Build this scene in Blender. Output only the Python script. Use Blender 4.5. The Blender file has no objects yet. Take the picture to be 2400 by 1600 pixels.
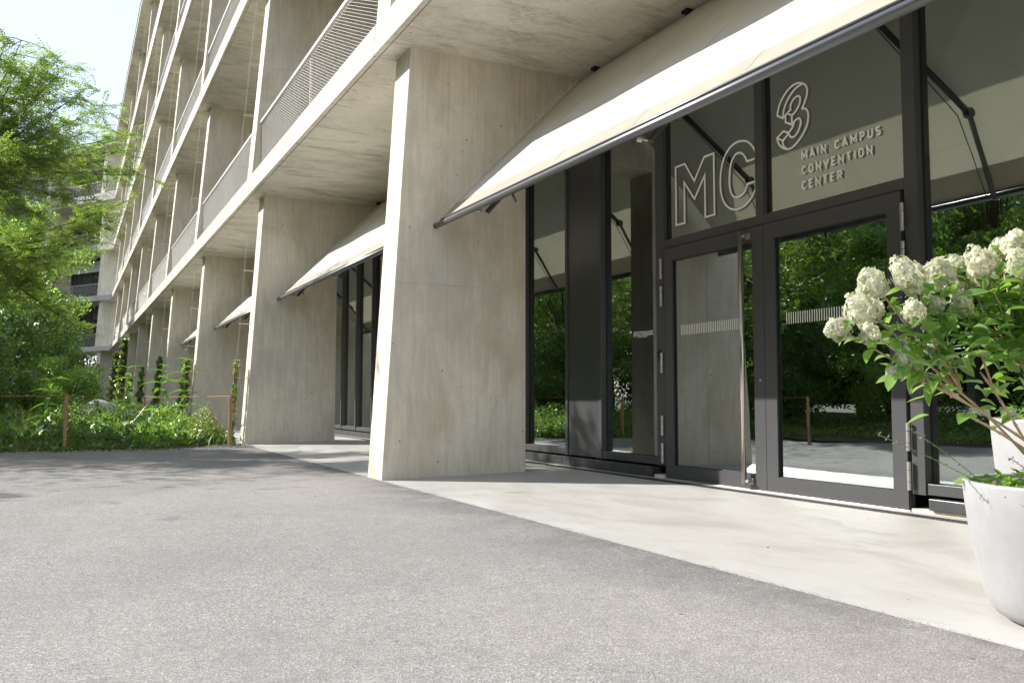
import bpy, bmesh, math, random
import numpy as np
from mathutils import Vector, Matrix
random.seed(7); rng = np.random.default_rng(7)
scene = bpy.context.scene
col = scene.collection
# ---------------------------------------------------------------- camera
cam_d = bpy.data.cameras.new('camera'); cam = bpy.data.objects.new('camera', cam_d); col.objects.link(cam)
cam_d.sensor_width = 36.0; cam_d.lens = 30.418; cam_d.clip_start = 0.05; cam_d.clip_end = 3000
yw, pt, rl = -1.0960, 0.0655, 0.0009
f_ = Vector((math.sin(yw)*math.cos(pt), math.cos(yw)*math.cos(pt), math.sin(pt)))
r_ = Vector((math.cos(yw), -math.sin(yw), 0)); u_ = r_.cross(f_)
R_ = r_*math.cos(rl)+u_*math.sin(rl); U_ = u_*math.cos(rl)-r_*math.sin(rl)
M = Matrix((R_, U_, -f_)).transposed().to_4x4(); M.translation = Vector((8.6342, -2.9198, 0.85))
cam.matrix_world = M
scene.camera = cam
# ---------------------------------------------------------------- sky, sun, exposure
SUN = Vector((-1.05, -1.06, 1.0)).normalized()
EL = math.asin(SUN.z)
world = bpy.data.worlds.new('World'); scene.world = world; world.use_nodes = True
wn = world.node_tree.nodes; wl = world.node_tree.links; wn.clear()
wo = wn.new('ShaderNodeOutputWorld'); bg = wn.new('ShaderNodeBackground'); sky = wn.new('ShaderNodeTexSky')
sky.sky_type = 'NISHITA'; sky.sun_disc = False; sky.sun_elevation = EL
sky.sun_rotation = math.atan2(SUN.x, SUN.y)
sky.air_density = 1.0; sky.dust_density = 1.0; sky.ozone_density = 2.0; sky.altitude = 300
tc = wn.new('ShaderNodeTexCoord'); mp = wn.new('ShaderNodeMapping'); mp.inputs['Scale'].default_value = (1, 1, 3.2)
cn = wn.new('ShaderNodeTexNoise'); cn.inputs['Scale'].default_value = 2.1; cn.inputs['Detail'].default_value = 9; cn.inputs['Roughness'].default_value = .6
cr = wn.new('ShaderNodeValToRGB'); cr.color_ramp.elements[0].position = .40; cr.color_ramp.elements[1].position = .68
cr.color_ramp.elements[0].color = (.72, .72, .72, 1); cr.color_ramp.elements[1].color = (.97, .97, .97, 1)
mx = wn.new('ShaderNodeMixRGB'); mx.inputs[2].default_value = (2.0, 2.25, 2.55, 1)
wl.new(tc.outputs['Generated'], mp.inputs['Vector']); wl.new(mp.outputs[0], cn.inputs['Vector'])
wl.new(cn.outputs['Fac'], cr.inputs[0]); wl.new(cr.outputs[0], mx.inputs[0]); wl.new(sky.outputs[0], mx.inputs[1])
wl.new(mx.outputs[0], bg.inputs['Color']); bg.inputs['Strength'].default_value = 0.15; wl.new(bg.outputs[0], wo.inputs[0])
sd = bpy.data.lights.new('sun', 'SUN'); sun = bpy.data.objects.new('sun', sd); col.objects.link(sun)
sd.energy = 2.85; sd.angle = math.radians(0.53); sd.color = (1.0, 0.965, 0.915)
sun.rotation_euler = SUN.to_track_quat('Z', 'Y').to_euler(); sun.location = (-30, -30, 40)
scene.view_settings.view_transform = 'Standard'; scene.view_settings.look = 'None'
scene.view_settings.exposure = 1.58; scene.view_settings.gamma = 1.0; scene.view_settings.use_curve_mapping = False
scene.render.engine = 'CYCLES'
scene.cycles.use_denoising = True
scene.cycles.max_bounces = 10; scene.cycles.diffuse_bounces = 6; scene.cycles.glossy_bounces = 4
scene.cycles.transmission_bounces = 6; scene.cycles.transparent_max_bounces = 12
scene.cycles.caustics_reflective = True; scene.cycles.caustics_refractive = False
scene.cycles.sample_clamp_indirect = 6.0

# ---------------------------------------------------------------- material helpers
def mat(name):
    m = bpy.data.materials.new(name); m.use_nodes = True; nt = m.node_tree
    b = nt.nodes['Principled BSDF']; return m, nt, b
def ramp(nt, src, stops):
    r = nt.nodes.new('ShaderNodeValToRGB'); e = r.color_ramp.elements
    while len(e) < len(stops): e.new(.5)
    for i, (p, c) in enumerate(stops):
        e[i].position = p; e[i].color = (c[0], c[1], c[2], 1) if hasattr(c, '__len__') else (c, c, c, 1)
    nt.links.new(src, r.inputs[0]); return r.outputs[0]
def noise(nt, vec, scale, detail=4, rough=.5, dist=0):
    n = nt.nodes.new('ShaderNodeTexNoise'); n.inputs['Scale'].default_value = scale; n.inputs['Detail'].default_value = detail
    n.inputs['Roughness'].default_value = rough; n.inputs['Distortion'].default_value = dist
    if vec is not None: nt.links.new(vec, n.inputs['Vector'])
    return n.outputs['Fac']
def pos(nt, scale=(1, 1, 1), loc=(0, 0, 0), obj=False):
    if obj: g = nt.nodes.new('ShaderNodeTexCoord').outputs['Object']
    else: g = nt.nodes.new('ShaderNodeNewGeometry').outputs['Position']
    m = nt.nodes.new('ShaderNodeMapping'); m.inputs['Scale'].default_value = scale; m.inputs['Location'].default_value = loc
    nt.links.new(g, m.inputs['Vector']); return m.outputs[0]
def mixc(nt, fac, a, b, mode='MIX'):
    m = nt.nodes.new('ShaderNodeMixRGB'); m.blend_type = mode
    for i, v in ((0, fac), (1, a), (2, b)):
        if hasattr(v, 'is_linked'): nt.links.new(v, m.inputs[i])
        else: m.inputs[i].default_value = v if not hasattr(v, '__len__') else (v[0], v[1], v[2], 1)
    return m.outputs[0]
def bump(nt, b, h, strength, dist=.01):
    n = nt.nodes.new('ShaderNodeBump'); n.inputs['Strength'].default_value = strength; n.inputs['Distance'].default_value = dist
    nt.links.new(h, n.inputs['Height']); nt.links.new(n.outputs[0], b.inputs['Normal'])
def plain(name, c, rough=.5, metal=0, nscale=None, namt=.15, spec=None):
    m, nt, b = mat(name); b.inputs['Roughness'].default_value = rough; b.inputs['Metallic'].default_value = metal
    if spec is not None: b.inputs['Specular IOR Level'].default_value = spec
    if nscale:
        n = noise(nt, pos(nt), nscale, 5, .6)
        lo = tuple(x*(1-namt) for x in c); hi = tuple(min(1, x*(1+namt)) for x in c)
        nt.links.new(ramp(nt, n, [(.3, lo), (.7, hi)]), b.inputs['Base Color'])
    else: b.inputs['Base Color'].default_value = (*c, 1)
    return m
def concrete(name, base, stain, stretch, stain_lo=.5, stain_hi=.75, streak=.5, vein=0.0, dark=(.16, .14, .11)):
    m, nt, b = mat(name); b.inputs['Roughness'].default_value = .78; b.inputs['Specular IOR Level'].default_value = .3
    sc = lambda k: tuple(min(1, x*k) for x in base)
    p = pos(nt, stretch); pw = pos(nt)
    n1 = noise(nt, pw, .8, 8, .62, .4); n2 = noise(nt, pw, 11, 7, .7); n3 = noise(nt, p, 1.7, 9, .68, .5)
    fine = noise(nt, pw, 95, 4, .65)
    c = ramp(nt, n1, [(.32, sc(.80)), (.5, base), (.68, sc(1.10))])
    c = mixc(nt, ramp(nt, n3, [(stain_lo, 0.0), (stain_hi, .8)]), c, stain)
    st = noise(nt, pos(nt, (stretch[0]*9, stretch[1]*9, stretch[2]*1.3)), 1.6, 5, .62)     # board and run-off streaks
    c = mixc(nt, ramp(nt, st, [(.46, 0.0), (.72, streak)]), c, sc(.74))
    c = mixc(nt, ramp(nt, st, [(.30, .45), (.46, 0.0)]), c, sc(1.12))
    c = mixc(nt, ramp(nt, n2, [(.42, .0), (.72, .45)]), c, sc(.78))
    c = mixc(nt, ramp(nt, fine, [(.34, .4), (.56, 0.0)]), c, sc(.70))
    if vein:                                # dark water marks that wander over the soffits
        nv = noise(nt, pos(nt, stretch), .9, 10, .72, .5); band = ramp(nt, nv, [(.485, 0.0), (.50, 1.0), (.515, 0.0)])
        mk = ramp(nt, noise(nt, pw, .7, 3), [(.42, 0.0), (.62, vein)]); c = mixc(nt, mixc(nt, 1.0, band, mk, 'MULTIPLY'), c, tuple(x*.6 for x in stain))
    v = nt.nodes.new('ShaderNodeTexVoronoi'); v.inputs['Scale'].default_value = 6.5; nt.links.new(pw, v.inputs['Vector'])
    pit = ramp(nt, v.outputs['Distance'], [(.05, 1.0), (.085, 0.0)])
    pm = noise(nt, pw, 2.2, 2); pit = mixc(nt, ramp(nt, pm, [(.42, 0.0), (.50, .8)]), (0, 0, 0), pit)
    c = mixc(nt, pit, c, dark)
    nt.links.new(c, b.inputs['Base Color'])
    h = mixc(nt, .5, n2, fine); bump(nt, b, h, .3, .004)
    return m
C_FIN = concrete('fin_concrete', (.79, .715, .59), (.56, .46, .32), (1.5, 1.5, .6), .46, .68, .6)
C_SOFFIT = concrete('soffit_concrete', (.90, .845, .735), (.44, .355, .24), (1.9, .6, 1.0), .50, .66, .4, .55)
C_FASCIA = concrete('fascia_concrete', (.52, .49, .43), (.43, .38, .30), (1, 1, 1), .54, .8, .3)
def floor_mat():
    m, nt, b = mat('pavement_concrete'); b.inputs['Roughness'].default_value = .6; b.inputs['Specular IOR Level'].default_value = .35
    p = pos(nt, (.5, 1.0, 1)); n = noise(nt, p, 1.6, 7, .62, 1.2); n2 = noise(nt, pos(nt, (1, 2.2, 1)), 5, 6, .6, .5); f = noise(nt, pos(nt), 150, 3)
    c = ramp(nt, n, [(.3, (.40, .385, .355)), (.5, (.445, .43, .405)), (.7, (.47, .46, .44))])
    c = mixc(nt, ramp(nt, n2, [(.52, 0.0), (.78, .5)]), c, (.37, .31, .24))
    c = mixc(nt, ramp(nt, f, [(.3, .2), (.6, 0.0)]), c, (.3, .28, .25))
    nt.links.new(c, b.inputs['Base Color'])
    nt.links.new(ramp(nt, n, [(.35, .42), (.7, .68)]), b.inputs['Roughness']); bump(nt, b, f, .1, .003); return m
M_FLOOR = floor_mat()
def asphalt_mat():
    m, nt, b = mat('asphalt'); b.inputs['Roughness'].default_value = .85; b.inputs['Specular IOR Level'].default_value = .3
    v = nt.nodes.new('ShaderNodeTexVoronoi'); v.inputs['Scale'].default_value = 135; nt.links.new(pos(nt), v.inputs['Vector'])
    v2 = nt.nodes.new('ShaderNodeTexVoronoi'); v2.inputs['Scale'].default_value = 62; nt.links.new(pos(nt), v2.inputs['Vector'])
    n = noise(nt, pos(nt), 1.1, 6, .6); nf = noise(nt, pos(nt), 260, 2)
    g = nt.nodes.new('ShaderNodeRGBToBW'); nt.links.new(v.outputs['Color'], g.inputs[0])
    c = ramp(nt, g.outputs[0], [(.1, (.16, .152, .147)), (.45, (.30, .285, .275)), (.75, (.40, .38, .367)), (.95, (.66, .63, .61))])
    g2 = nt.nodes.new('ShaderNodeRGBToBW'); nt.links.new(v2.outputs['Color'], g2.inputs[0])
    c = mixc(nt, ramp(nt, g2.outputs[0], [(.80, 0.0), (.9, .55)]), c, (.42, .37, .34))
    c = mixc(nt, ramp(nt, v.outputs['Distance'], [(.35, 0.0), (.8, .6)]), c, (.09, .088, .085))
    c = mixc(nt, ramp(nt, n, [(.35, .32), (.65, 0.0)]), c, (.15, .145, .14))
    c = mixc(nt, ramp(nt, noise(nt, pos(nt, (.5, 1, 1)), .45, 4), [(.42, 0.0), (.68, .4)]), c, (.36, .335, .32))
    c = mixc(nt, ramp(nt, noise(nt, pos(nt), .23, 5, .6), [(.40, .38), (.58, 0.0)]), c, (.19, .18, .175))
    c = mixc(nt, ramp(nt, noise(nt, pos(nt), 7, 5, .7), [(.36, .3), (.5, 0.0)]), c, (.17, .16, .155))
    v3 = nt.nodes.new('ShaderNodeTexVoronoi'); v3.inputs['Scale'].default_value = 3.1; nt.links.new(pos(nt), v3.inputs['Vector']); c = mixc(nt, ramp(nt, v3.outputs['Distance'], [(.02, .8), (.035, 0.0)]), c, (.05, .045, .04))
    sx = nt.nodes.new('ShaderNodeSeparateXYZ'); nt.links.new(nt.nodes.new('ShaderNodeNewGeometry').outputs['Position'], sx.inputs[0])
    mr = nt.nodes.new('ShaderNodeMapRange'); mr.inputs['From Min'].default_value = -.75; mr.inputs['From Max'].default_value = -.02; nt.links.new(sx.outputs['Y'], mr.inputs['Value'])
    ed = mixc(nt, 1.0, ramp(nt, mr.outputs[0], [(0.0, 0.0), (1.0, .75)]), ramp(nt, noise(nt, pos(nt), 2.6, 6, .65), [(.34, .15), (.62, 1.0)]), 'MULTIPLY')
    c = mixc(nt, ed, c, mixc(nt, 1.0, c, (.52, .51, .51), 'MULTIPLY'))      # coarse, dirt-filled strip along the pavement edge
    nt.links.new(c, b.inputs['Base Color'])
    bump(nt, b, mixc(nt, .5, v.outputs['Distance'], nf), .8, .005); return m
M_ASPH = asphalt_mat()
M_SOIL = plain('soil', (.075, .052, .035), .95, 0, 18, .5)
M_GROUND = plain('far_ground', (.07, .09, .035), .95, 0, 4, .3)
M_FRAME = plain('anthracite_paint', (.060, .060, .062), .38, 0, 30, .05, .5)
M_PANEL = plain('anthracite_panel', (.058, .058, .060), .30, 0, 3, .10, .5)
M_PLINTH = plain('plinth_metal', (.07, .07, .075), .34, .3, 12, .25, .5)
M_GASKET = plain('black_rubber', (.012, .012, .012), .6)
M_STEEL = plain('brushed_steel', (.62, .58, .52), .28, 1.0, 60, .06)
M_ALU = plain('satin_aluminium', (.50, .49, .47), .38, .75, 40, .06)
M_BAR = plain('anodised_grey', (.20, .20, .205), .32, .7)
M_ARM = plain('arm_dark_grey', (.085, .088, .09), .4, .4)
M_GALV = plain('galvanised', (.62, .61, .59), .42, .55, 50, .08)
M_WIRE = plain('bright_wire', (.55, .54, .52), .45, .5)
M_NET = plain('net_wire', (.75, .73, .70), .4, .3)
M_LETTER = plain('cream_lettering', (.95, .93, .87), .5)
M_POT = None
def pot_mat():
    m, nt, b = mat('white_planter'); b.inputs['Roughness'].default_value = .7
    n = noise(nt, pos(nt), 5, 6, .6); f = noise(nt, pos(nt), 90, 4)
    c = ramp(nt, n, [(.3, (.31, .308, .31)), (.6, (.355, .353, .355))]); c = mixc(nt, ramp(nt, f, [(.4, .10), (.65, 0.0)]), c, (.25, .245, .245))
    s = noise(nt, pos(nt, (7, 7, 1.2)), 2.4, 6, .7); c = mixc(nt, ramp(nt, s, [(.6, 0.0), (.75, .5)]), c, (.46, .45, .43))
    nt.links.new(c, b.inputs['Base Color']); bump(nt, b, f, .15, .003); return m
M_POT = pot_mat()
def glass_mat(name, refl=.30, tint=(.42, .47, .45)):
    m = bpy.data.materials.new(name); m.use_nodes = True; nt = m.node_tree; nt.nodes.clear()
    o = nt.nodes.new('ShaderNodeOutputMaterial'); t = nt.nodes.new('ShaderNodeBsdfTransparent'); g = nt.nodes.new('ShaderNodeBsdfGlossy')
    t.inputs['Color'].default_value = (*tint, 1); g.inputs['Roughness'].default_value = 0.0; g.inputs['Color'].default_value = (.86, .93, .91, 1)
    lw = nt.nodes.new('ShaderNodeFresnel'); lw.inputs['IOR'].default_value = 1.55
    a = nt.nodes.new('ShaderNodeMath'); a.operation = 'MULTIPLY_ADD'; a.inputs[1].default_value = 1.0-refl; a.inputs[2].default_value = refl
    nt.links.new(lw.outputs[0], a.inputs[0]); mxs = nt.nodes.new('ShaderNodeMixShader')
    # faint waviness of the panes
    n = noise(nt, pos(nt), 1.3, 2); bp = nt.nodes.new('ShaderNodeBump'); bp.inputs['Strength'].default_value = .10; bp.inputs['Distance'].default_value = .01
    nt.links.new(n, bp.inputs['Height']); nt.links.new(bp.outputs[0], g.inputs['Normal'])
    nt.links.new(a.outputs[0], mxs.inputs[0]); nt.links.new(t.outputs[0], mxs.inputs[1]); nt.links.new(g.outputs[0], mxs.inputs[2]); nt.links.new(mxs.outputs[0], o.inputs[0])
    return m
M_GLASS = glass_mat('coated_glass', .39)
M_WINGLASS = plain('dark_window_glass', (.02, .022, .024), .05, 0, None, .1, 1.0)
def cloth_mat(name, c, tr):
    m = bpy.data.materials.new(name); m.use_nodes = True; nt = m.node_tree; nt.nodes.clear()
    o = nt.nodes.new('ShaderNodeOutputMaterial'); d = nt.nodes.new('ShaderNodeBsdfDiffuse'); t = nt.nodes.new('ShaderNodeBsdfTranslucent')
    w = noise(nt, pos(nt), 3.5, 4); cc = ramp(nt, w, [(.3, tuple(x*.90 for x in c)), (.7, c)])
    st = noise(nt, pos(nt, (2.5, .5, .5)), 2.2, 6, .65); cc = mixc(nt, ramp(nt, st, [(.56, 0.0), (.74, .35)]), cc, tuple(x*q for x, q in zip(c, (.78, .74, .66))))
    nt.links.new(cc, d.inputs[0]); t.inputs[0].default_value = (c[0], c[1]*.98, c[2]*.9, 1)
    mxs = nt.nodes.new('ShaderNodeMixShader'); mxs.inputs[0].default_value = tr
    nt.links.new(d.outputs[0], mxs.inputs[1]); nt.links.new(t.outputs[0], mxs.inputs[2]); nt.links.new(mxs.outputs[0], o.inputs[0]); return m
M_CLOTH = cloth_mat('awning_cloth', (.86, .845, .80), .36)
M_BEIGE = cloth_mat('awning_beige', (.52, .485, .41), .25)  # darker beige for the lowest strip of the cloth and the seams
def leaf_mat(name, a, b_, tr=.42, gloss=.12, extra=None, tm=(2.0, 2.0, .75)):
    m = bpy.data.materials.new(name); m.use_nodes = True; nt = m.node_tree; nt.nodes.clear()
    o = nt.nodes.new('ShaderNodeOutputMaterial'); g = nt.nodes.new('ShaderNodeNewGeometry')
    stops = [(0, a), (.75, b_)] + ([(.94, extra)] if extra else [])
    c = ramp(nt, g.outputs['Random Per Island'], stops)
    big = noise(nt, pos(nt), .9, 3); c = mixc(nt, ramp(nt, big, [(.35, .45), (.65, 0.0)]), c, tuple(x*.55 for x in a))
    d = nt.nodes.new('ShaderNodeBsdfDiffuse'); t = nt.nodes.new('ShaderNodeBsdfTranslucent'); gl = nt.nodes.new('ShaderNodeBsdfGlossy')
    gl.inputs['Roughness'].default_value = .42; gl.inputs['Color'].default_value = (.9, .95, .85, 1)
    nt.links.new(c, d.inputs[0]); tcol = mixc(nt, 1.0, c, tm, 'MULTIPLY'); nt.links.new(tcol, t.inputs[0])
    m1 = nt.nodes.new('ShaderNodeMixShader'); m1.inputs[0].default_value = tr; nt.links.new(d.outputs[0], m1.inputs[1]); nt.links.new(t.outputs[0], m1.inputs[2])
    fr = nt.nodes.new('ShaderNodeFresnel'); fr.inputs[0].default_value = 1.4
    mm = nt.nodes.new('ShaderNodeMath'); mm.operation = 'MULTIPLY_ADD'; mm.inputs[1].default_value = .22; mm.inputs[2].default_value = gloss*.12; nt.links.new(fr.outputs[0], mm.inputs[0])
    m2 = nt.nodes.new('ShaderNodeMixShader'); nt.links.new(mm.outputs[0], m2.inputs[0]); nt.links.new(m1.outputs[0], m2.inputs[1]); nt.links.new(gl.outputs[0], m2.inputs[2])
    nt.links.new(m2.outputs[0], o.inputs[0]); return m
L_LOCUST = leaf_mat('locust_leaf', (.13, .22, .055), (.25, .37, .11), .52, .12, None, (1.9, 1.8, .85))
L_BACK = leaf_mat('broad_leaf', (.10, .185, .05), (.21, .33, .09), .6, .12, None, (2.3, 2.3, .95))
L_DARK = leaf_mat('shrub_leaf', (.060, .125, .042), (.14, .235, .07), .5, .12, None, (2.2, 2.2, 1.0))
L_HERB = leaf_mat('herb_leaf', (.085, .165, .045), (.18, .28, .09), .45, .05, (.34, .28, .12), (1.7, 1.75, .9))
L_WEED = leaf_mat('weed_leaf', (.10, .22, .04), (.16, .30, .06), .5)
L_VINE = leaf_mat('vine_leaf', (.07, .16, .03), (.22, .33, .10), .4, .15, (.35, .10, .05))
L_HYD = leaf_mat('hydrangea_leaf', (.14, .28, .06), (.24, .40, .11), .45, .3)
L_FLOR = leaf_mat('floret', (.80, .82, .60), (.93, .92, .82), .48, .05, (.93, .92, .88), (1.15, 1.13, 1.0))
L_PURP = leaf_mat('sage_flower', (.30, .24, .48), (.45, .38, .62), .3, .05)
M_BARK = plain('bark', (.13, .085, .06), .9, 0, 22, .35)
M_STEM = plain('hydrangea_stem', (.50, .36, .24), .7, 0, 30, .25)
M_GSTEM = plain('green_stem', (.16, .24, .07), .6, 0, 20, .2)
M_STAKE = plain('larch_wood', (.46, .27, .15), .75, 0, 25, .2)
M_ROPE = plain('coir_rope', (.38, .22, .10), .95, 0, 120, .3)
M_STONE = plain('boulder_stone', (.40, .39, .36), .9, 0, 9, .25)
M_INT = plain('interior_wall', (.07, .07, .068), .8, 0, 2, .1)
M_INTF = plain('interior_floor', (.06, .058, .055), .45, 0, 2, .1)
M_DRY = plain('dry_leaf', (.25, .13, .06), .8)
M_DARKGRATE = plain('grate_black', (.03, .03, .032), .5, .4)
M_OPP = concrete('opposite_concrete', (.28, .28, .27), (.26, .24, .21), (1, 1, 1), .55, .8, .2)
def emis(name, c, s):
    m, nt, b = mat(name); b.inputs['Emission Color'].default_value = (*c, 1); b.inputs['Emission Strength'].default_value = s; return m

# ---------------------------------------------------------------- mesh helpers
class MB:
    def __init__(s): s.v = []; s.f = []; s.m = []
    def add(s, vs, fs, mi=0):
        o = len(s.v); s.v += [tuple(v) for v in vs]; s.f += [tuple(o+i for i in f) for f in fs]; s.m += [mi]*len(fs); return s
    def box(s, x0, x1, y0, y1, z0, z1, mi=0):
        v = [(x, y, z) for x in (x0, x1) for y in (y0, y1) for z in (z0, z1)]
        return s.add(v, [(0, 1, 3, 2), (4, 6, 7, 5), (0, 4, 5, 1), (2, 3, 7, 6), (0, 2, 6, 4), (1, 5, 7, 3)], mi)
    def prismx(s, yz, x0, x1, mi=0):
        n = len(yz); v = [(x0, y, z) for y, z in yz]+[(x1, y, z) for y, z in yz]
        f = [tuple(range(n)), tuple(range(2*n-1, n-1, -1))]+[(i, i+n, (i+1) % n+n, (i+1) % n) for i in range(n)]
        return s.add(v, f, mi)
    def tube(s, pts, r, n=8, mi=0, cap=True):
        pts = [Vector(p) for p in pts]; rs = r if hasattr(r, '__len__') else [r]*len(pts); rings = []
        up = Vector((.13, .27, 1)).normalized()
        for i, p in enumerate(pts):
            d = (pts[min(i+1, len(pts)-1)]-pts[max(i-1, 0)]).normalized()
            a = d.cross(up);
            if a.length < .1: a = d.cross(Vector((1, 0, 0)))
            a.normalize(); b = d.cross(a)
            rings.append([p+(a*math.cos(2*math.pi*k/n)+b*math.sin(2*math.pi*k/n))*rs[i] for k in range(n)])
        v = [q for rg in rings for q in rg]; f = []
        for i in range(len(pts)-1):
            for k in range(n): f.append((i*n+k, i*n+(k+1) % n, (i+1)*n+(k+1) % n, (i+1)*n+k))
        if cap: f += [tuple(range(n-1, -1, -1)), tuple(range((len(pts)-1)*n, len(pts)*n))]
        return s.add(v, f, mi)
    def lathe(s, prof, c=(0, 0, 0), n=64, mi=0):
        v = [(c[0]+r*math.cos(2*math.pi*k/n), c[1]+r*math.sin(2*math.pi*k/n), c[2]+z) for r, z in prof for k in range(n)]
        f = [(i*n+k, i*n+(k+1) % n, (i+1)*n+(k+1) % n, (i+1)*n+k) for i in range(len(prof)-1) for k in range(n)]
        return s.add(v, f, mi)
    def mesh(s, name, mats):
        me = bpy.data.meshes.new(name); me.from_pydata(s.v, [], s.f)
        for m in (mats if isinstance(mats, (list, tuple)) else [mats]): me.materials.append(m)
        if any(s.m): me.polygons.foreach_set('material_index', s.m)
        me.update()
        b = bmesh.new(); b.from_mesh(me); bmesh.ops.recalc_face_normals(b, faces=b.faces); b.to_mesh(me); b.free()
        return me
def link(name, me, parent=None, smooth=False, bevel=0, **props):
    o = bpy.data.objects.new(name, me); col.objects.link(o)
    if parent is not None: o.parent = parent; o.matrix_parent_inverse = Matrix.Translation(-Vector(parent.get('_o', (0, 0, 0))))
    if smooth and me is not None:
        me.polygons.foreach_set('use_smooth', [True]*len(me.polygons))
    if bevel:
        bv = o.modifiers.new('bevel', 'BEVEL'); bv.width = bevel; bv.segments = 2; bv.limit_method = 'ANGLE'
    for k, v in props.items(): o[k] = v
    return o
def empty(name, loc=(0, 0, 0), **props):
    o = bpy.data.objects.new(name, None); col.objects.link(o); o.location = loc; o.empty_display_size = .1
    ORG[o.name] = tuple(loc)
    for k, v in props.items(): o[k] = v
    return o
ORG = {}
def part(name, me, parent, smooth=False, bevel=0, **props):     # vertices are in world space; keep them there under the parent
    o = bpy.data.objects.new(name, me); col.objects.link(o); o.parent = parent
    o.matrix_parent_inverse = Matrix.Translation(-Vector(ORG.get(parent.name, (0, 0, 0))))
    if smooth: me.polygons.foreach_set('use_smooth', [True]*len(me.polygons))
    if bevel:
        bv = o.modifiers.new('bevel', 'BEVEL'); bv.width = bevel; bv.segments = 2; bv.limit_method = 'ANGLE'
    for k, v in props.items(): o[k] = v
    return o
def sub(name, me, parent, T=None, **props):      # child of a part, same space as the part
    o = bpy.data.objects.new(name, me); col.objects.link(o); o.parent = parent
    if T is not None: o.matrix_local = T
    for k, v in props.items(): o[k] = v
    return o
def mesh_np(name, verts, faces, mats, mi=None, smooth=False):    # verts (N,3), faces (M,k) numpy
    me = bpy.data.meshes.new(name); nv, (nf, k) = len(verts), faces.shape
    me.vertices.add(nv); me.vertices.foreach_set('co', verts.astype(np.float32).ravel())
    me.loops.add(nf*k); me.loops.foreach_set('vertex_index', faces.astype(np.int32).ravel())
    me.polygons.add(nf); me.polygons.foreach_set('loop_start', np.arange(0, nf*k, k, dtype=np.int32))
    me.polygons.foreach_set('loop_total', np.full(nf, k, dtype=np.int32))
    for m in (mats if isinstance(mats, (list, tuple)) else [mats]): me.materials.append(m)
    if mi is not None: me.polygons.foreach_set('material_index', mi.astype(np.int32))
    me.update(calc_edges=True); return me

S, T_ = 7.7897, 0.4673          # fin spacing and fin thickness
ZS = [0.0, 5.02, 9.17, 13.42, 17.67, 21.86]      # floor levels (slab tops)
ZT = [4.646, 8.74, 12.87, 16.98, 21.48]          # soffits
YF = [0.0, 0.04, 0.075, 0.105, -0.03]            # slab edges
YG = 2.53                                       # glazing plane

# ================================================================ SETTING
def flat(name, pts, z, m, **pr):
    mb = MB(); mb.add([(x, y, z) for x, y in pts], [tuple(range(len(pts)))]); return link(name, mb.mesh(name, m), kind='structure', **pr)
flat('ground', [(-900, -900), (900, -900), (900, 900), (-900, 900)], -0.06, M_GROUND)
asph = [(-7.02, -.005), (-6.9, -.6), (-6.72, -1.3), (-6.68, -2.0), (-6.74, -3.0), (-6.80, -3.7), (-6.4, -4.3), (-5.2, -4.65), (-3.9, -4.95), (-3.35, -5.4), (-2.6, -5.85), (0, -6.4),
        (5, -7.1), (12, -7.8), (30, -8.5), (30, -.005)]
mb = MB(); n = len(asph); mb.add([(x, y, 0) for x, y in asph]+[(x, y, -.2) for x, y in asph], [tuple(range(n))]+[(i, (i+1) % n, (i+1) % n+n, i+n) for i in range(n)])
link('asphalt_path', mb.mesh('asphalt_path', M_ASPH), kind='structure')
mb = MB(); mb.prismx([(0, -.25), (0, .002), (2.32, .043), (2.385, .0435), (YG+.1, .045), (YG+.1, -.25)], -80, 30); link('concrete_pavement', mb.mesh('concrete_pavement', M_FLOOR), kind='structure')
# planting bed soil, slightly domed, on the far side of the path
def bed(name, x0, x1, y0, y1, nx, ny, mask):
    xs = np.linspace(x0, x1, nx); ys = np.linspace(y0, y1, ny); mb = MB(); idx = {}
    for i, x in enumerate(xs):
        for j, y in enumerate(ys):
            idx[i, j] = len(mb.v); mb.v.append((x, y, -.02+.05*math.sin(x*.7)*math.cos(y*.9)+.03*random.random() if 0 < i < nx-1 and 0 < j < ny-1 else -.03))
    for i in range(nx-1):
        for j in range(ny-1): mb.f.append((idx[i, j], idx[i+1, j], idx[i+1, j+1], idx[i, j+1])); mb.m.append(0)
    return link(name, mb.mesh(name, M_SOIL), kind='structure')
bed('planting_soil', -75, -6.55, -16, -.02, 120, 40, None)
bed('garden_soil', -6.55, 30, -30, -6.2, 80, 50, None)

# ================================================================ OFFICE BUILDING
B = empty('office_building', (0, 0, 0), label='large grey concrete office building with open loggias between leaning fins', category='building')
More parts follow.
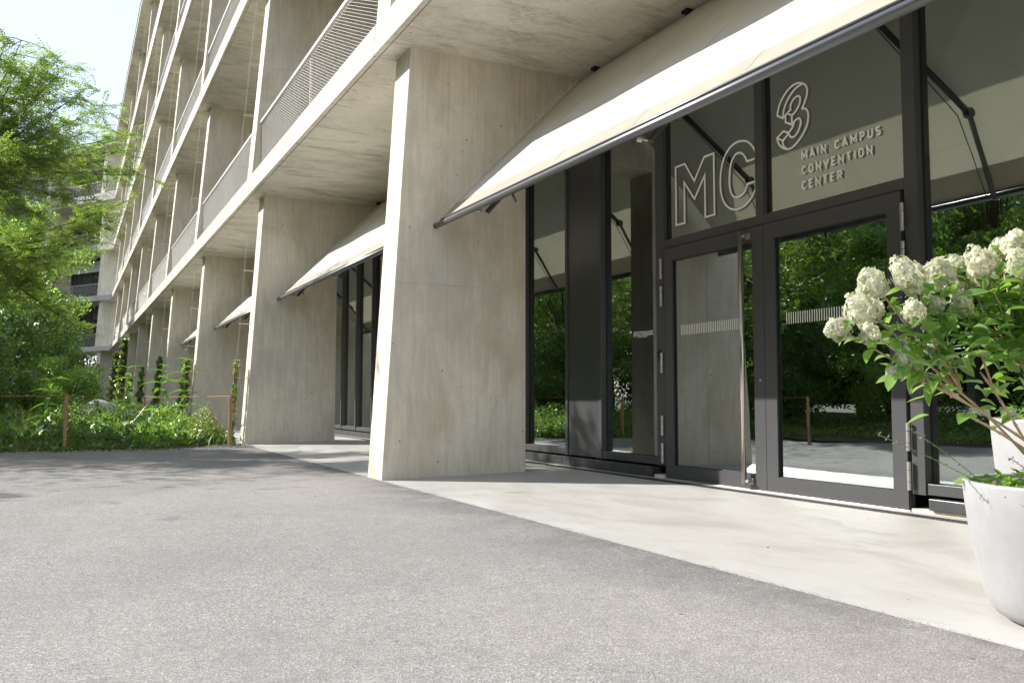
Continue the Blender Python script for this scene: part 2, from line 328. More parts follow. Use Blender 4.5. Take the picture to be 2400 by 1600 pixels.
# --- fin meshes, one per storey (right face at x=0)
fin_me, panel_me, slab_me, slabfin_me, rail_me, wall_me = [], [], [], [], [], []
def fin_prof(k):
    y0 = YF[k-1]+.037 if k else 0.0
    if k == 1: y0 = .040
    if k == 2: y0 = .10
    if k == 3: y0 = .132
    if k == 4: y0 = .19
    y1 = [.284, .341, .378, .41, .46][k]; yb = 1.69 if k == 0 else 2.45
    return y0, y1, yb, (-.05 if k == 0 else ZS[k]-.02), ZT[k]+.01
for k in range(5):
    y0, y1, yb, z0, z1 = fin_prof(k)
    mb = MB(); mb.prismx([(y0, z0), (yb, z0), (yb, 3.66), (2.495, 3.72), (2.495, z1), (y1, z1)] if k == 0 else [(y0, z0), (yb, z0), (yb, z1), (y1, z1)], -T_+.004, -.004); fin_me.append(mb.mesh('fin', C_FIN))
    # formwork panels: 4 mm proud with recessed joints between them
    zj = (2.073 if k == 0 else ZS[k]+2.1); js = [(.0, .72), (.728, yb)] if k == 0 else [(.0, .95), (.958, yb)]
    pm = []
    for za, zb in ((z0+.05, zj-.0045), (zj+.0045, z1-.014)):
        for ja, jb in js:
            fy = lambda z: y0+(y1-y0)*(z-z0)/(z1-z0)
            a0 = fy(za)+.002 if ja == 0 else ja; a1 = fy(zb)+.002 if ja == 0 else ja
            m_ = MB(); m_.prismx([(a0, za), (jb-.001, za), (jb-.001, zb), (a1, zb)], -.0045, 0); pm.append(m_.mesh('formwork_panel', C_FIN))
    if k == 0: m_ = MB(); m_.prismx([(1.692, 3.663), (2.494, 3.723), (2.494, z1-.012), (1.692, z1-.012)], -.0045, 0); pm.append(m_.mesh('formwork_panel', C_FIN))
    panel_me.append(pm)
def slab_mesh(k, x0, x1, name='floor_slab'):
    yf, zt, zs = YF[k], ZT[k], ZS[k+1]; mb = MB()
    back = 9.0 if k == 0 else 3.2
    if k < 4:
        mb.prismx([(yf+.033, zs), (yf+.0035, zt+.0), (yf+.055, zt), (yf+.058, zt+.012), (yf+.072, zt+.012), (yf+.075, zt), (2.19, zt), (2.19, zs)], x0, x1)
        mb.prismx([(2.198, zs), (2.198, zt+.004), (back, zt+.004), (back, zs)], x0, x1)
    else:
        mb.prismx([(yf, zt+.26), (yf, zt), (yf+.06, zt), (yf+.065, zt+.015), (3.6, zt+.015), (3.6, zt+.26)], x0, x1)
        mb.prismx([(yf-.03, zt+.30), (yf-.03, zt+.24), (yf-.002, zt+.24), (yf-.002, zt+.262), (3.6, zt+.262), (3.6, zt+.30)], x0, x1, 2)
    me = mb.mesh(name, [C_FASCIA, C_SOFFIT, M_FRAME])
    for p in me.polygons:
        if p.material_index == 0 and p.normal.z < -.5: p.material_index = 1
    return me
for k in range(5):
    slab_me.append(slab_mesh(k, .025, S-T_+.02-.004)); slabfin_me.append(slab_mesh(k, -T_+.024, .021, 'fin_capping_slab'))
# railing between two fins: handrail, intermediate post, cable net
def railing(k):
    z0, z1 = ZS[k], ZS[k]+1.03; y = {1: .20, 2: .25, 3: .29, 4: .34}[k]; x0, x1 = .012, S-T_-.012
    hr = MB(); hr.box(x0, x1, y-.03, y+.035, z1-.045, z1); hr = hr.mesh('handrail', M_GALV)
    ps = []
    for x, hw in (((x0+x1)/2, .012), (x0+.03, .01), (x1-.03, .01)):
        q = MB(); q.box(x-hw, x+hw, y+.006, y+.038, z0, z1-.045); ps.append(q.mesh('railing_post', M_GALV))
    # cable net: two families of thin wires between the posts
    vs, fs = [], []; h = z1-z0-.06; pitch = .10; m = .46; w = .0021
    for fam in (1, -1):
        c = -h/m
        while c < (x1-x0):
            if fam == 1: xa, za, xb, zb = x0+c, z0+.01, x0+c+h/m, z0+.01+h
            else: xa, za, xb, zb = x0+c, z0+.01+h, x0+c+h/m, z0+.01
            # clip in x
            def clip(xa, za, xb, zb):
                if xb <= x0 or xa >= x1: return None
                if xa < x0: t = (x0-xa)/(xb-xa); xa, za = x0, za+(zb-za)*t
                if xb > x1: t = (x1-xa)/(xb-xa); xb, zb = x1, za+(zb-za)*t
                return xa, za, xb, zb
            q = clip(xa, za, xb, zb)
            if q:
                xa, za, xb, zb = q; wz = w if fam == -1 else w*.55; yy = y-.004 if fam == -1 else y+.004; o = len(vs)
                vs += [(xa, yy-w, za-wz), (xb, yy-w, zb-wz), (xb, yy, zb+wz), (xa, yy, za+wz), (xb, yy+w, zb-wz), (xa, yy+w, za-wz)]
                fs += [(o, o+1, o+2, o+3), (o+3, o+2, o+4, o+5), (o+5, o+4, o+1, o)]
            c += pitch
    net = mesh_np('cable_net', np.array(vs), np.array(fs), M_NET)
    return hr, ps, net
rail_me = {k: railing(k) for k in (1, 2, 3, 4)}
# recessed window wall of the upper storeys: dark frames, glass, cream screens
def wall(k):
    z0, z1 = ZS[k], ZT[k]; x0, x1 = 0, S-T_; y = 2.45
    fr = MB(); nn = 5; w = (x1-x0)/nn
    fr.box(x0, x1, y, y+.09, z0, z0+.16); fr.box(x0, x1, y, y+.09, z1-.35, z1)
    fr.box(x0, x1, y+.01, y+.08, z0+1.05, z0+1.11)
    for i in range(nn+1): xx = min(max(x0+i*w, x0+.035), x1-.035); fr.box(xx-.035, xx+.035, y-.004, y+.086, z0+.16, z1-.35)
    g = MB(); g.box(x0+.01, x1-.01, y+.045, y+.06, z0+.16, z1-.35)
    bl = MB(); bl.box(x0+.3, x1-.3, y-.16, y-.02, z1-.42, z1-.30)
    bl.add([(x0+.35, y-.1, z1-.42), (x1-.35, y-.1, z1-.42), (x1-.35, y-.75, z1-1.35), (x0+.35, y-.75, z1-1.35)], [(0, 1, 2, 3)])
    return fr.mesh('window_frame', M_FRAME), g.mesh('window_glass', M_WINGLASS), bl.mesh('sun_screen', M_CLOTH)
wall_me = {k: wall(k) for k in (1, 2, 3, 4)}
def place(T, k, full=True, fin=True, bay=True, near=False, screen=True):
    if fin:
        o = part('concrete_fin', fin_me[k], B, bevel=.006); o.matrix_local = T
        for pm in panel_me[k]: sub('formwork_panel', pm, o)
        o = part('fin_capping_slab', slabfin_me[k], B, bevel=.005 if near else 0); o.matrix_local = T
    if bay:
        o = part('floor_slab', slab_me[k], B, bevel=.005 if near else 0); o.matrix_local = T
        if k >= 1:
            hr, ps, net = rail_me[k]
            r = part('loggia_railing', hr, B); r.matrix_local = T; [sub('railing_post', q_, r) for q_ in ps]; sub('cable_net', net, r)
            fr, g, bl = wall_me[k]; w = part('loggia_window', fr, B); w.matrix_local = T; sub('window_glass', g, w)
            if screen: sub('sun_screen', bl, w)
for k in range(5):
    for n_ in range(-1, 9):       # fin n_ at x = -n_*S ; bay to its right
        if n_ == -1: place(Matrix.Translation((S, 0, 0)), k, near=True, screen=True); continue
        place(Matrix.Translation((-n_*S, 0, 0)), k, near=n_ < 3, screen=(n_*3+k) % 4 != 1)
# the wing that bends towards the path beyond the ninth bay
px, py, ang = -67.6, 0.0, math.radians(17)
def extra_slabs():
    # short slab between the last straight fin and the bend
    for k in range(5):
        me = slab_mesh(k, -67.6, -8*S-T_+.02); part('floor_slab', me, B)
extra_slabs()
segs = [(1.5, 32), (S, 32), (S, 60), (S, 85), (S, 98), (S, 104)]  # sharp bends after the second bay are added to cast shade on the wing
for i, (ln, a) in enumerate(segs):
    a = math.radians(a); d = Vector((-math.cos(a), -math.sin(a), 0))
    Rz = Matrix.Rotation(a, 4, 'Z')
    ex, ey = px+d.x*ln, py+d.y*ln
    Tm = Matrix.Translation((ex, ey, 0)) @ Rz
    for k in range(5):
        if i == 0:
            place(Tm, k, bay=False)
            me = slab_mesh(k, .0, ln); o = part('floor_slab', me, B); o.matrix_local = Tm
        else: place(Tm, k, screen=k % 2 == 0)
    px, py = ex, ey
# ceiling lamps that glow in two far loggias
LAMP = emis('lamp_glow', (1, .9, .72), 9)
for x, y, z in ((-71.5, .2, 16.94), (-69.2, 1.5, 16.94), (-70.6, 1.2, 12.83)):
    mb = MB(); mb.lathe([(.0, 0), (.17, 0), (.17, .05), (0, .05)], (x, y, z-.05), 16); part('ceiling_lamp', mb.mesh('ceiling_lamp', LAMP), B)

# --- ground-floor curtain wall
y0, y1 = YG-.027, YG+.075
def frame_bar(x0, x1, z0, z1, yy0=None, yy1=None):
    mb = MB(); mb.box(x0, x1, yy0 if yy0 is not None else y0, yy1 if yy1 is not None else y1, z0, z1); return mb.mesh('facade_mullion', M_FRAME)
mull = []
xs_left = [-1.5906-1.083*i for i in range(58)]
for x in xs_left: mull.append((x-.036, x+.036))
for a, b_ in ((-0.4939, -0.4393), (0.2524, 0.3116), (1.3583, 1.4948)): mull.append((a, b_))
mull += [(4.3754, 4.4846), (5.827, 5.891), (7.35, 7.45)]
for a, b_ in mull: part('facade_mullion', frame_bar(a, b_, 0.1674, 4.65), B, bevel=.004)
# bottom rail + plinth pieces
def rail(xa, xb): part('sill_rail', frame_bar(xa, xb, 0.1719, 0.2493, y0+.012, y1), B, bevel=.003)
for i in range(len(xs_left)-1):
    if xs_left[i+1] > -65: rail(xs_left[i+1]+.037, xs_left[i]-.037)
rail(-1.5533, -0.4957); rail(-0.4384, 0.2506); rail(0.3125, 1.3565); rail(4.4865, 5.826); rail(5.892, 7.349)
for xa, xb in ((-1.5906, -0.5166), (-0.5112, 0.2297), (0.2351, 1.3219), (4.5347, 5.86), (5.866, 7.4)):
    mb = MB(); mb.box(xa, xb, YG-.068, YG+.05, 0.0445 if xb < 2 else 0.0718, 0.151)
    part('plinth_panel', mb.mesh('plinth_panel', M_PLINTH), B, bevel=.004)
x = -1.5961
while x > -64:
    mb = MB(); mb.box(x-2.16, x, YG-.068, YG+.05, 0.0445, 0.151); part('plinth_panel', mb.mesh('plinth_panel', M_PLINTH), B, bevel=.004); x -= 2.166
# glass panes
def pane(xa, xb, za, zb, parent=B, y=YG+.05, name='glass_pane'):
    mb = MB(); mb.box(xa, xb, y, y+.012, za, zb); me = mb.mesh(name, M_GLASS)
    return part(name, me, parent) if parent is B else sub(name, me, parent)
def gasket(xa, xb, za, zb, parent, y):
    mb = MB(); t = .006
    for q in ((xa, xa+t, za, zb), (xb-t, xb, za, zb), (xa+t, xb-t, za, za+t), (xa+t, xb-t, zb-t, zb)): mb.box(q[0], q[1], y-.008, y+.004, q[2], q[3])
    me = mb.mesh('rubber_gasket', M_GASKET); sub('rubber_gasket', me, parent)
for i in range(len(xs_left)-1):
    if xs_left[i+1] > -65: p_ = pane(xs_left[i+1]+.036, xs_left[i]-.036, 0.2493, 4.64)
for xa, xb in ((-1.5542, -0.4939), (0.3116, 1.3583), (4.4846, 5.827), (5.891, 7.35)):
    p_ = pane(xa, xb, 0.2493, 4.64); gasket(xa, xb, 0.2493, 4.64, p_, YG+.05)
mb = MB(); mb.box(-0.4375, 0.2506, YG-.012, YG+.05, 0.2502, 4.64); part('solid_panel', mb.mesh('solid_panel', M_PANEL), B, bevel=.003)
for xa, xb in ((1.4948, 2.8373), (2.9374, 4.3754)):
    p_ = pane(xa, xb, 2.4728, 4.64, y=YG+.028); gasket(xa, xb, 2.4728, 4.64, p_, YG+.028)
part('facade_mullion', frame_bar(2.8373, 2.9374, 2.4737, 4.65), B, bevel=.004)
part('door_transom', frame_bar(1.4957, 4.3745, 2.3836, 2.4719, YG-.027, YG+.08), B, bevel=.003)
# interior, dim behind the glass
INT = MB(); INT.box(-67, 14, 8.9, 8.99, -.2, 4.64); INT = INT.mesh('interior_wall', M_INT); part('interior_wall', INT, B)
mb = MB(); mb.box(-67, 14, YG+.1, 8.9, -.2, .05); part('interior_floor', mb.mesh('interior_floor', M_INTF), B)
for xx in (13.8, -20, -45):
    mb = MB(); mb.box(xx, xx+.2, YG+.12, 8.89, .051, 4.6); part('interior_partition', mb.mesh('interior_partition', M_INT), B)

# --- double door
def door_leaf(xa, xb, ga, gb, hinge_x):
    zb, zt_, gz0, gz1 = 0.0554, 2.3754, 0.1829, 2.2407; ya, yb = YG-.041, YG+.03
    fr = MB()
    fr.box(xa, ga, ya, yb, zb, zt_); fr.box(gb, xb, ya, yb, zb, zt_); fr.box(ga, gb, ya, yb, zb, gz0); fr.box(ga, gb, ya, yb, gz1, zt_)
    d = part('door_leaf', fr.mesh('door_leaf', M_FRAME), B)
    pane(ga, gb, gz0, gz1, d, YG-.012, 'door_glass'); gasket(ga, gb, gz0, gz1, d, YG-.018)
    for za, zb2 in ((2.0714, 2.2798), (1.7893, 1.9977), (1.1076, 1.3151), (0.4741, 0.678), (0.1947, 0.3995)):
        h = MB(); L = zb2-za; cuts = [0, .29, .71, 1.0]
        for i in range(3):
            p0, p1 = za+L*cuts[i]+.002, za+L*cuts[i+1]-.002
            h.tube([(hinge_x, YG-.056, p0), (hinge_x, YG-.056, p1)], .015, 16)
        sub('door_hinge', h.mesh('door_hinge', M_ALU), d)
    return d
dl = door_leaf(1.5162, 2.9333, 1.645, 2.8, 1.4811); dr = door_leaf(2.9388, 4.3527, 3.0721, 4.2271, 4.3754)
dl['label'] = 'left door leaf with long steel pull bar'
# stripes applied to the door glass (safety marking)
def stripes(xa, xb, d):
    mb = MB(); x = xa
    while x < xb: mb.box(x-.0030, x+.0030, YG-.0145, YG-.0125, 1.4807, 1.5799); x += .02567
    sub('safety_stripes', mb.mesh('safety_stripes', M_LETTER), d, kind='stuff')
stripes(1.7524, 2.6279, dl); stripes(3.1758, 4.0523, dr)
hx, hy = 2.7126, YG-.096
mb = MB(); mb.tube([(hx, hy, 0.0946), (hx, hy, 2.3426)], .023, 24); h_ = mb.mesh('pull_handle', M_STEEL); h_.polygons.foreach_set('use_smooth', [len(p.vertices) == 4 for p in h_.polygons])
sub('pull_handle', h_, dl)
for z in (0.1237, 2.3017):
    mb = MB(); mb.box(hx+.021, hx+.071, YG-.060, YG-.0415, z-.027, z+.027); mb.box(hx, hx+.059, YG-.105, YG-.060, z-.011, z+.011)
    for s in (-.011, .011): mb.tube([(hx+.046+s, YG-.060, z), (hx+.046+s, YG-.063, z)], .0045, 8)
    sub('handle_bracket', mb.mesh('handle_bracket', M_ALU), dl)
mb = MB(); mb.tube([(2.88, YG-.0415, 1.0093), (2.88, YG-.047, 1.0093)], .012, 20); sub('keyhole_cylinder', mb.mesh('keyhole_cylinder', M_ALU), dl)
mb = MB(); mb.box(1.5039, 4.3709, YG-.055, YG+.1, -.03, .052); mb.box(1.5039, 4.3709, YG-.078, YG-.055, -.03, .0495); part('door_threshold', mb.mesh('door_threshold', M_ALU), B, bevel=.002)
mb = MB(); mb.box(-70, 1.4993, YG-.040, YG+.1, -.2, .075); mb.box(4.3754, 10, YG-.040, YG+.1, -.2, .066); part('concrete_upstand', mb.mesh('concrete_upstand', C_FIN), B)
mb = MB(); mb.box(-70, 10, 2.385, YG-.079, -.1, .0475); part('sill_strip', mb.mesh('sill_strip', M_FLOOR), B)

# ================================================================ DRAIN
dr_ = empty('drainage_channel', (2, 2.34, 0), label='narrow black drainage channel grate in the concrete before the glass doors', category='drain')
mb = MB(); mb.box(-60, 9.9, 2.272, 2.368, -.02, .0450); part('channel_bed', mb.mesh('channel_bed', M_GASKET), dr_)
mb = MB(); zg = .0440
mb.box(-60, 9.9, 2.270, 2.276, .0, zg+.004); mb.box(-60, 9.9, 2.364, 2.370, .0, zg+.004); mb.box(-60, 9.9, 2.317, 2.322, zg, zg+.0038)
x = -12.0; i = 0
while x < 8:
    ya, yb_ = ((2.276, 2.317) if i % 2 else (2.322, 2.364)); mb.box(x, x+.012, ya, yb_, zg, zg+.0035); x += .019; i += 1
part('grate', mb.mesh('grate', plain('grate_metal', (.08, .08, .08), .5, .5)), dr_, kind='stuff')

# ================================================================ AWNINGS
def awning(x0, x1, clamps, label):
    W = empty('folding_arm_awning', ((x0+x1)/2, 2.4, 4.5), label=label, category='awning', group='cream awnings over the ground floor windows')
    Pa, Pb = np.array([2.42, 4.64]), np.array([.565, 2.735]); ny, nx = 28, 40
    vs = []; t = .0012
    def surf(u, v):   # u along x, v from box to bar
        p = Pa+(Pb-Pa)*v; sag = -.012*4*v*(1-v)*(.75+.25*math.sin(u*9))+.006*math.sin(u*21+v*3)*v*(1-v)*4
        e = -.03+.12*v
        x = x0+e+(x1-x0-2*e)*u
        return (x, p[0]+sag*.70, p[1]-sag*.70)
    idx = lambda i, j: i*(nx+1)+j
    for i in range(ny+1):
        for j in range(nx+1): vs.append(surf(j/nx, i/ny))
    fs = [(idx(i, j), idx(i, j+1), idx(i+1, j+1), idx(i+1, j)) for i in range(ny) for j in range(nx)]
    me = mesh_np('awning_cloth', np.array(vs), np.array(fs), [M_CLOTH, M_BEIGE], np.array([1 if i >= ny*.862 else 0 for i in range(ny) for j in range(nx)]))
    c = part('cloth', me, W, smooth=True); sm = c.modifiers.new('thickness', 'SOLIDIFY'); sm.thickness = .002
    mb = MB()     # stitched seams
    for s in np.linspace(0, 1, 7)[1:-1]:
        pts = [Vector(surf(s, v))+Vector((0, -.0015, .0015)) for v in np.linspace(0, .97, 20)]; mb.tube(pts, .0016, 4, cap=False)
    part('cloth_seams', mb.mesh('cloth_seams', M_BEIGE), W)
    b = MB(); b.tube([(x0, .565, 2.70), (x1, .565, 2.70)], .0315, 24); b.box(x0+.16, x1-.16, .545, .575, 2.733, 2.745)
    me = b.mesh('front_bar', M_BAR); me.polygons.foreach_set('use_smooth', [len(p.vertices) == 4 for p in me.polygons]); part('front_bar', me, W)
    b = MB(); b.tube([(x0-.003, .565, 2.70), (x0+.004, .565, 2.70)], .0335, 20); b.tube([(x1-.004, .565, 2.70), (x1+.003, .565, 2.70)], .0335, 20)
    part('end_cap', b.mesh('end_cap', M_GASKET), W)
    b = MB(); b.tube([(x0+.02, 2.445, 4.55), (x1-.02, 2.445, 4.55)], .05, 16); part('roller_tube', b.mesh('roller_tube', M_BAR), W)
    xb = x0+.3
    while xb < x1:
        b = MB(); b.box(xb, xb+.09, 2.34, 2.48, 4.615, 4.645); b.box(xb+.01, xb+.08, 2.38, 2.42, 4.55, 4.615); part('wall_bracket', b.mesh('wall_bracket', M_GASKET), W, bevel=.004); xb += 1.66
    for cx_ in clamps:
        sh = Vector((cx_-.22, 2.30, 4.42)); el = Vector((cx_+.19, 1.22, 3.31)); ed = Vector((cx_+.03, .66, 2.655))
        ar = MB(); ar.tube([sh, el], .030, 4); ar.tube([el, ed+Vector((0, .01, 0))], .026, 4)
        a = part('folding_arm', ar.mesh('folding_arm', M_ARM), W, bevel=.004)
        b = MB(); b.tube([el+Vector((-.03, 0, 0)), el+Vector((.03, 0, 0))], .042, 12); b.tube([sh+Vector((-.04, 0, 0)), sh+Vector((.04, 0, 0))], .04, 12)
        b.tube([sh, sh+Vector((0, .1, .16))], .02, 6); sub('arm_joint', b.mesh('arm_joint', M_ARM), a)
        b = MB(); b.tube([(cx_-.02, .60, 2.672), (cx_+.0, .63, 2.668)], .022, 8); b.tube([(cx_+.01, .63, 2.665), ed], .009, 8); sub('bar_clamp', b.mesh('bar_clamp', M_ALU), a)
        b = MB(); b.tube([sh+Vector((0, 0, -.03)), el+Vector((-.10, .0, -.0)), ed+Vector((-.05, .05, .02))], .005, 6); sub('tension_cable', b.mesh('tension_cable', M_ARM), a)
    b = MB(); b.tube([(x0+1.75, .575, 2.70), (x0+1.79, .60, 2.60)], .011, 8); part('pull_eye', b.mesh('pull_eye', M_ARM), W)
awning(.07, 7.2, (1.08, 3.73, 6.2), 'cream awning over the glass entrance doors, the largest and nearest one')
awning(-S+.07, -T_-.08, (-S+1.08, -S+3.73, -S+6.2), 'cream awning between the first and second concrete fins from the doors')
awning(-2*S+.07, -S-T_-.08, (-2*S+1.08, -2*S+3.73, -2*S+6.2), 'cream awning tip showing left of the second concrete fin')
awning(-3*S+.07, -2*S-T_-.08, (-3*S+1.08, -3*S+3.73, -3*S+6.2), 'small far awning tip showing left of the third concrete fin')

# ================================================================ LETTERING
def ribbon(pts, w, y, closed=False, th=.004):
    P2 = [Vector((p[0], p[1])) for p in pts]; n = len(P2); Lf, Rt = [], []
    for i in range(n):
        a = P2[(i-1) % n] if (closed or i > 0) else None; b = P2[(i+1) % n] if (closed or i < n-1) else None
        d1 = (P2[i]-a).normalized() if a is not None else None; d2 = (b-P2[i]).normalized() if b is not None else None
        if d1 is None: d1 = d2
        if d2 is None: d2 = d1
        n1 = Vector((-d1.y, d1.x)); n2 = Vector((-d2.y, d2.x)); m = (n1+n2)
        if m.length < 1e-4: m = n1
        m.normalize(); k = 1/max(.35, m.dot(n1)); Lf.append(P2[i]+m*w/2*k); Rt.append(P2[i]-m*w/2*k)
    mb = MB(); v = []
    for q in (Lf, Rt):
        for p in q: v.append((p.x, y, p.y)); v.append((p.x, y+th, p.y))
    L = lambda i, s, d: (s*n+i % n)*2+d; f = []
    for i in range(n if closed else n-1):
        j = i+1
        f += [(L(i, 0, 0), L(j, 0, 0), L(j, 1, 0), L(i, 1, 0)), (L(i, 0, 1), L(i, 1, 1), L(j, 1, 1), L(j, 0, 1)), (L(i, 0, 0), L(i, 0, 1), L(j, 0, 1), L(j, 0, 0)), (L(i, 1, 0), L(j, 1, 0), L(j, 1, 1), L(i, 1, 1))]
    if not closed: f += [(L(0, 0, 0), L(0, 1, 0), L(0, 1, 1), L(0, 0, 1)), (L(n-1, 0, 0), L(n-1, 0, 1), L(n-1, 1, 1), L(n-1, 1, 0))]
    mb.add(v, f); return mb
def smooth2(pts, it=2, closed=False, hold=()):
    hold = set(hold)
    for _ in range(it):
        o = []; h2 = set(); n = len(pts)
        for i in range(n):
            p = pts[i]
            if i in hold or (not closed and i in (0, n-1)):
                h2.add(len(o)); o.append(p)
            else:
                a, b = pts[(i-1) % n], pts[(i+1) % n]
                o.append((p[0]*.75+a[0]*.25, p[1]*.75+a[1]*.25)); o.append((p[0]*.75+b[0]*.25, p[1]*.75+b[1]*.25))
        pts, hold = o, h2
    return pts
YL = YG+.011
SG = empty('entrance_lettering', (2.6, YG, 2.6), label='large cream outlined MC 3 lettering with small text on the glass above the doors', category='lettering')
def addribs(name, ribs, parent=SG, w=.0185, **pr):
    mb = MB()
    for i, (pts, cl) in enumerate(ribs):
        q = ribbon(pts, w, YL-.0006*i, cl); mb.add(q.v, q.f)
    return part(name, mb.mesh(name, M_LETTER), parent, **pr)
addribs('letter', [([(1.6577, 2.6048), (1.6577, 3.2018), (1.807, 3.2018), (1.9499, 2.9961), (2.1028, 3.1982), (2.2429, 3.1982), (2.2429, 2.6048), (2.1082, 2.6048), (2.1082, 3.0189), (1.9499, 2.8159), (1.7924, 3.0189), (1.7924, 2.6048)], True)], label='outlined capital M')
Co = [(2.8263, 3.008), (2.8045, 3.0799), (2.7563, 3.1536), (2.6871, 3.2036), (2.5824, 3.2255), (2.4869, 3.2073), (2.4095, 3.1481), (2.3576, 3.0617), (2.3349, 2.9615), (2.3312, 2.8824), (2.3385, 2.7932), (2.3685, 2.7067), (2.4277, 2.6384), (2.5051, 2.5993), (2.5824, 2.5884), (2.6734, 2.6084), (2.7508, 2.6612), (2.8036, 2.7295), (2.8263, 2.7995)]
Ci = [(2.698, 2.7995), (2.6734, 2.7504), (2.6325, 2.7158), (2.5761, 2.7012), (2.5187, 2.7158), (2.4796, 2.7568), (2.4596, 2.825), (2.4568, 2.8978), (2.4659, 2.9889), (2.4914, 3.0598), (2.5369, 3.1072), (2.5824, 3.119), (2.6325, 3.1026), (2.6734, 3.0617), (2.6989, 3.008)]
Cc = Co+Ci; addribs('letter', [(smooth2(Cc, 2, True, (0, len(Co)-1, len(Co), len(Cc)-1)), True)], label='outlined capital C')
oA = [(3.3688, 3.2919), (3.4007, 3.3393), (3.4261, 3.3893), (3.4352, 3.4348), (3.4243, 3.4758), (3.3879, 3.5095), (3.3333, 3.5313), (3.2741, 3.5304), (3.2241, 3.5122), (3.174, 3.4785), (3.1276, 3.4303), (3.0976, 3.3757), (3.0839, 3.3183), (3.1504, 3.2774), (3.1977, 3.3056), (3.2405, 3.3256), (3.2396, 3.3575), (3.2568, 3.3911), (3.2923, 3.4148), (3.3297, 3.4203), (3.3551, 3.4002), (3.3533, 3.3638), (3.3297, 3.322), (3.2942, 3.2892), (3.2578, 3.271), (3.1977, 3.3056)]
mid = [(3.1504, 3.2774), (3.1586, 3.3302), (3.1804, 3.3839), (3.215, 3.4285), (3.2623, 3.4685), (3.3096, 3.494), (3.3551, 3.504), (3.3843, 3.5086)]
bx = [(3.1977, 3.3056), (3.1831, 3.2919), (3.1822, 3.2319), (3.2541, 3.1909), (3.2568, 3.271)]
oB = [(3.3688, 3.2919), (3.4007, 3.291), (3.4261, 3.271), (3.4398, 3.2364), (3.4398, 3.1927), (3.428, 3.1463), (3.4016, 3.1026), (3.3624, 3.0598), (3.316, 3.0234), (3.2696, 2.997), (3.2332, 2.987), (3.1968, 2.9916), (3.1531, 3.0107), (3.1121, 3.0435), (3.0866, 3.0826), (3.0803, 3.1217), (3.1576, 3.1609), (3.2168, 3.1272)]
lb = [(3.0803, 3.1217), (3.1485, 3.078), (3.2168, 3.1254), (3.2277, 3.0999), (3.2514, 3.078), (3.2832, 3.0799), (3.3196, 3.1054), (3.3488, 3.15), (3.3597, 3.1909), (3.347, 3.2182), (3.3196, 3.2255), (3.2851, 3.2128), (3.2541, 3.1909)]
lA = [(3.2878, 3.2109), (3.265, 3.1663), (3.2168, 3.1272)]; lC = [(3.1485, 3.078), (3.1495, 3.0416), (3.1704, 3.0125), (3.1968, 2.9925)]
addribs('digit', [(smooth2(oA, 1, False, (0, 12, 13, 14, 15, 24)), False), (smooth2(mid, 1), False), (bx, False), (smooth2(oB, 1, False, (0, 15, 16)), False), (smooth2(lb, 1, False, (1, 2)), False), (smooth2(lA, 1), False), (smooth2(lC, 1), False)], w=.0165, label='outlined digit 3 drawn as a solid block')
def arc(cx, cy, rx, ry, a0, a1, n=8): return [(cx+rx*math.cos(math.radians(a0+(a1-a0)*i/n)), cy+ry*math.sin(math.radians(a0+(a1-a0)*i/n))) for i in range(n+1)]
GL = {  # stroke glyphs: width, strokes in a box of height 1
 'M': (.82, [[(0, 0), (0, 1), (.41, .30), (.82, 1), (.82, 0)]]), 'A': (.74, [[(0, 0), (.37, 1), (.74, 0)], [(.12, .27), (.62, .27)]]), 'I': (0, [[(0, 0), (0, 1)]]),
 'N': (.66, [[(0, 0), (0, 1), (.66, 0), (.66, 1)]]), 'C': (.60, [arc(.30, .70, .30, .30, 20, 180)+arc(.30, .30, .30, .30, 180, 340)]),
 'P': (.58, [[(0, 0), (0, 1)]+[(.30, 1)]+arc(.31, .73, .27, .27, 90, -90)+[(0, .46)]]), 'U': (.62, [[(0, 1), (0, .31)]+arc(.31, .31, .31, .31, 180, 360)+[(.62, 1)]]),
 'S': (.56, [arc(.28, .735, .27, .265, 35, 250)+arc(.29, .262, .28, .262, 70, -145)]), 'O': (.62, [arc(.31, .69, .31, .31, 0, 180)+arc(.31, .31, .31, .31, 180, 360)+[(.62, .69)]]),
 'V': (.68, [[(0, 1), (.34, 0), (.68, 1)]]), 'E': (.52, [[(.54, 1), (0, 1), (0, 0), (.54, 0)], [(0, .52), (.47, .52)]]), 'T': (.62, [[(0, 1), (.62, 1)], [(.31, 1), (.31, 0)]]),
 'R': (.58, [[(0, 0), (0, 1)]+[(.30, 1)]+arc(.31, .73, .27, .27, 90, -90)+[(0, .46)], [(.30, .46), (.60, 0)]])}
def text_row(s, x0, x1, z0, h):
    tot = sum((GL[c][0] if c != ' ' else .42) for c in s); gap = ((x1-x0)/h-tot)/(len(s)-1); x = x0
    for c in s:
        if c != ' ':
            mb = MB()
            for i, st in enumerate(GL[c][1]):
                q = ribbon([(x+px_*h, z0+pz*h) for px_, pz in st], .0142, YL-.0005*i); mb.add(q.v, q.f)
            part('letter', mb.mesh('letter', M_LETTER), SG); x += (GL[c][0]+gap)*h
        else: x += (.42+gap)*h
text_row('MAIN CAMPUS', 3.3606, 4.1488, 2.8623, .0615); text_row('CONVENTION', 3.3588, 4.0669, 2.7358, .0615); text_row('CENTER', 3.3588, 3.772, 2.6084, .0615)
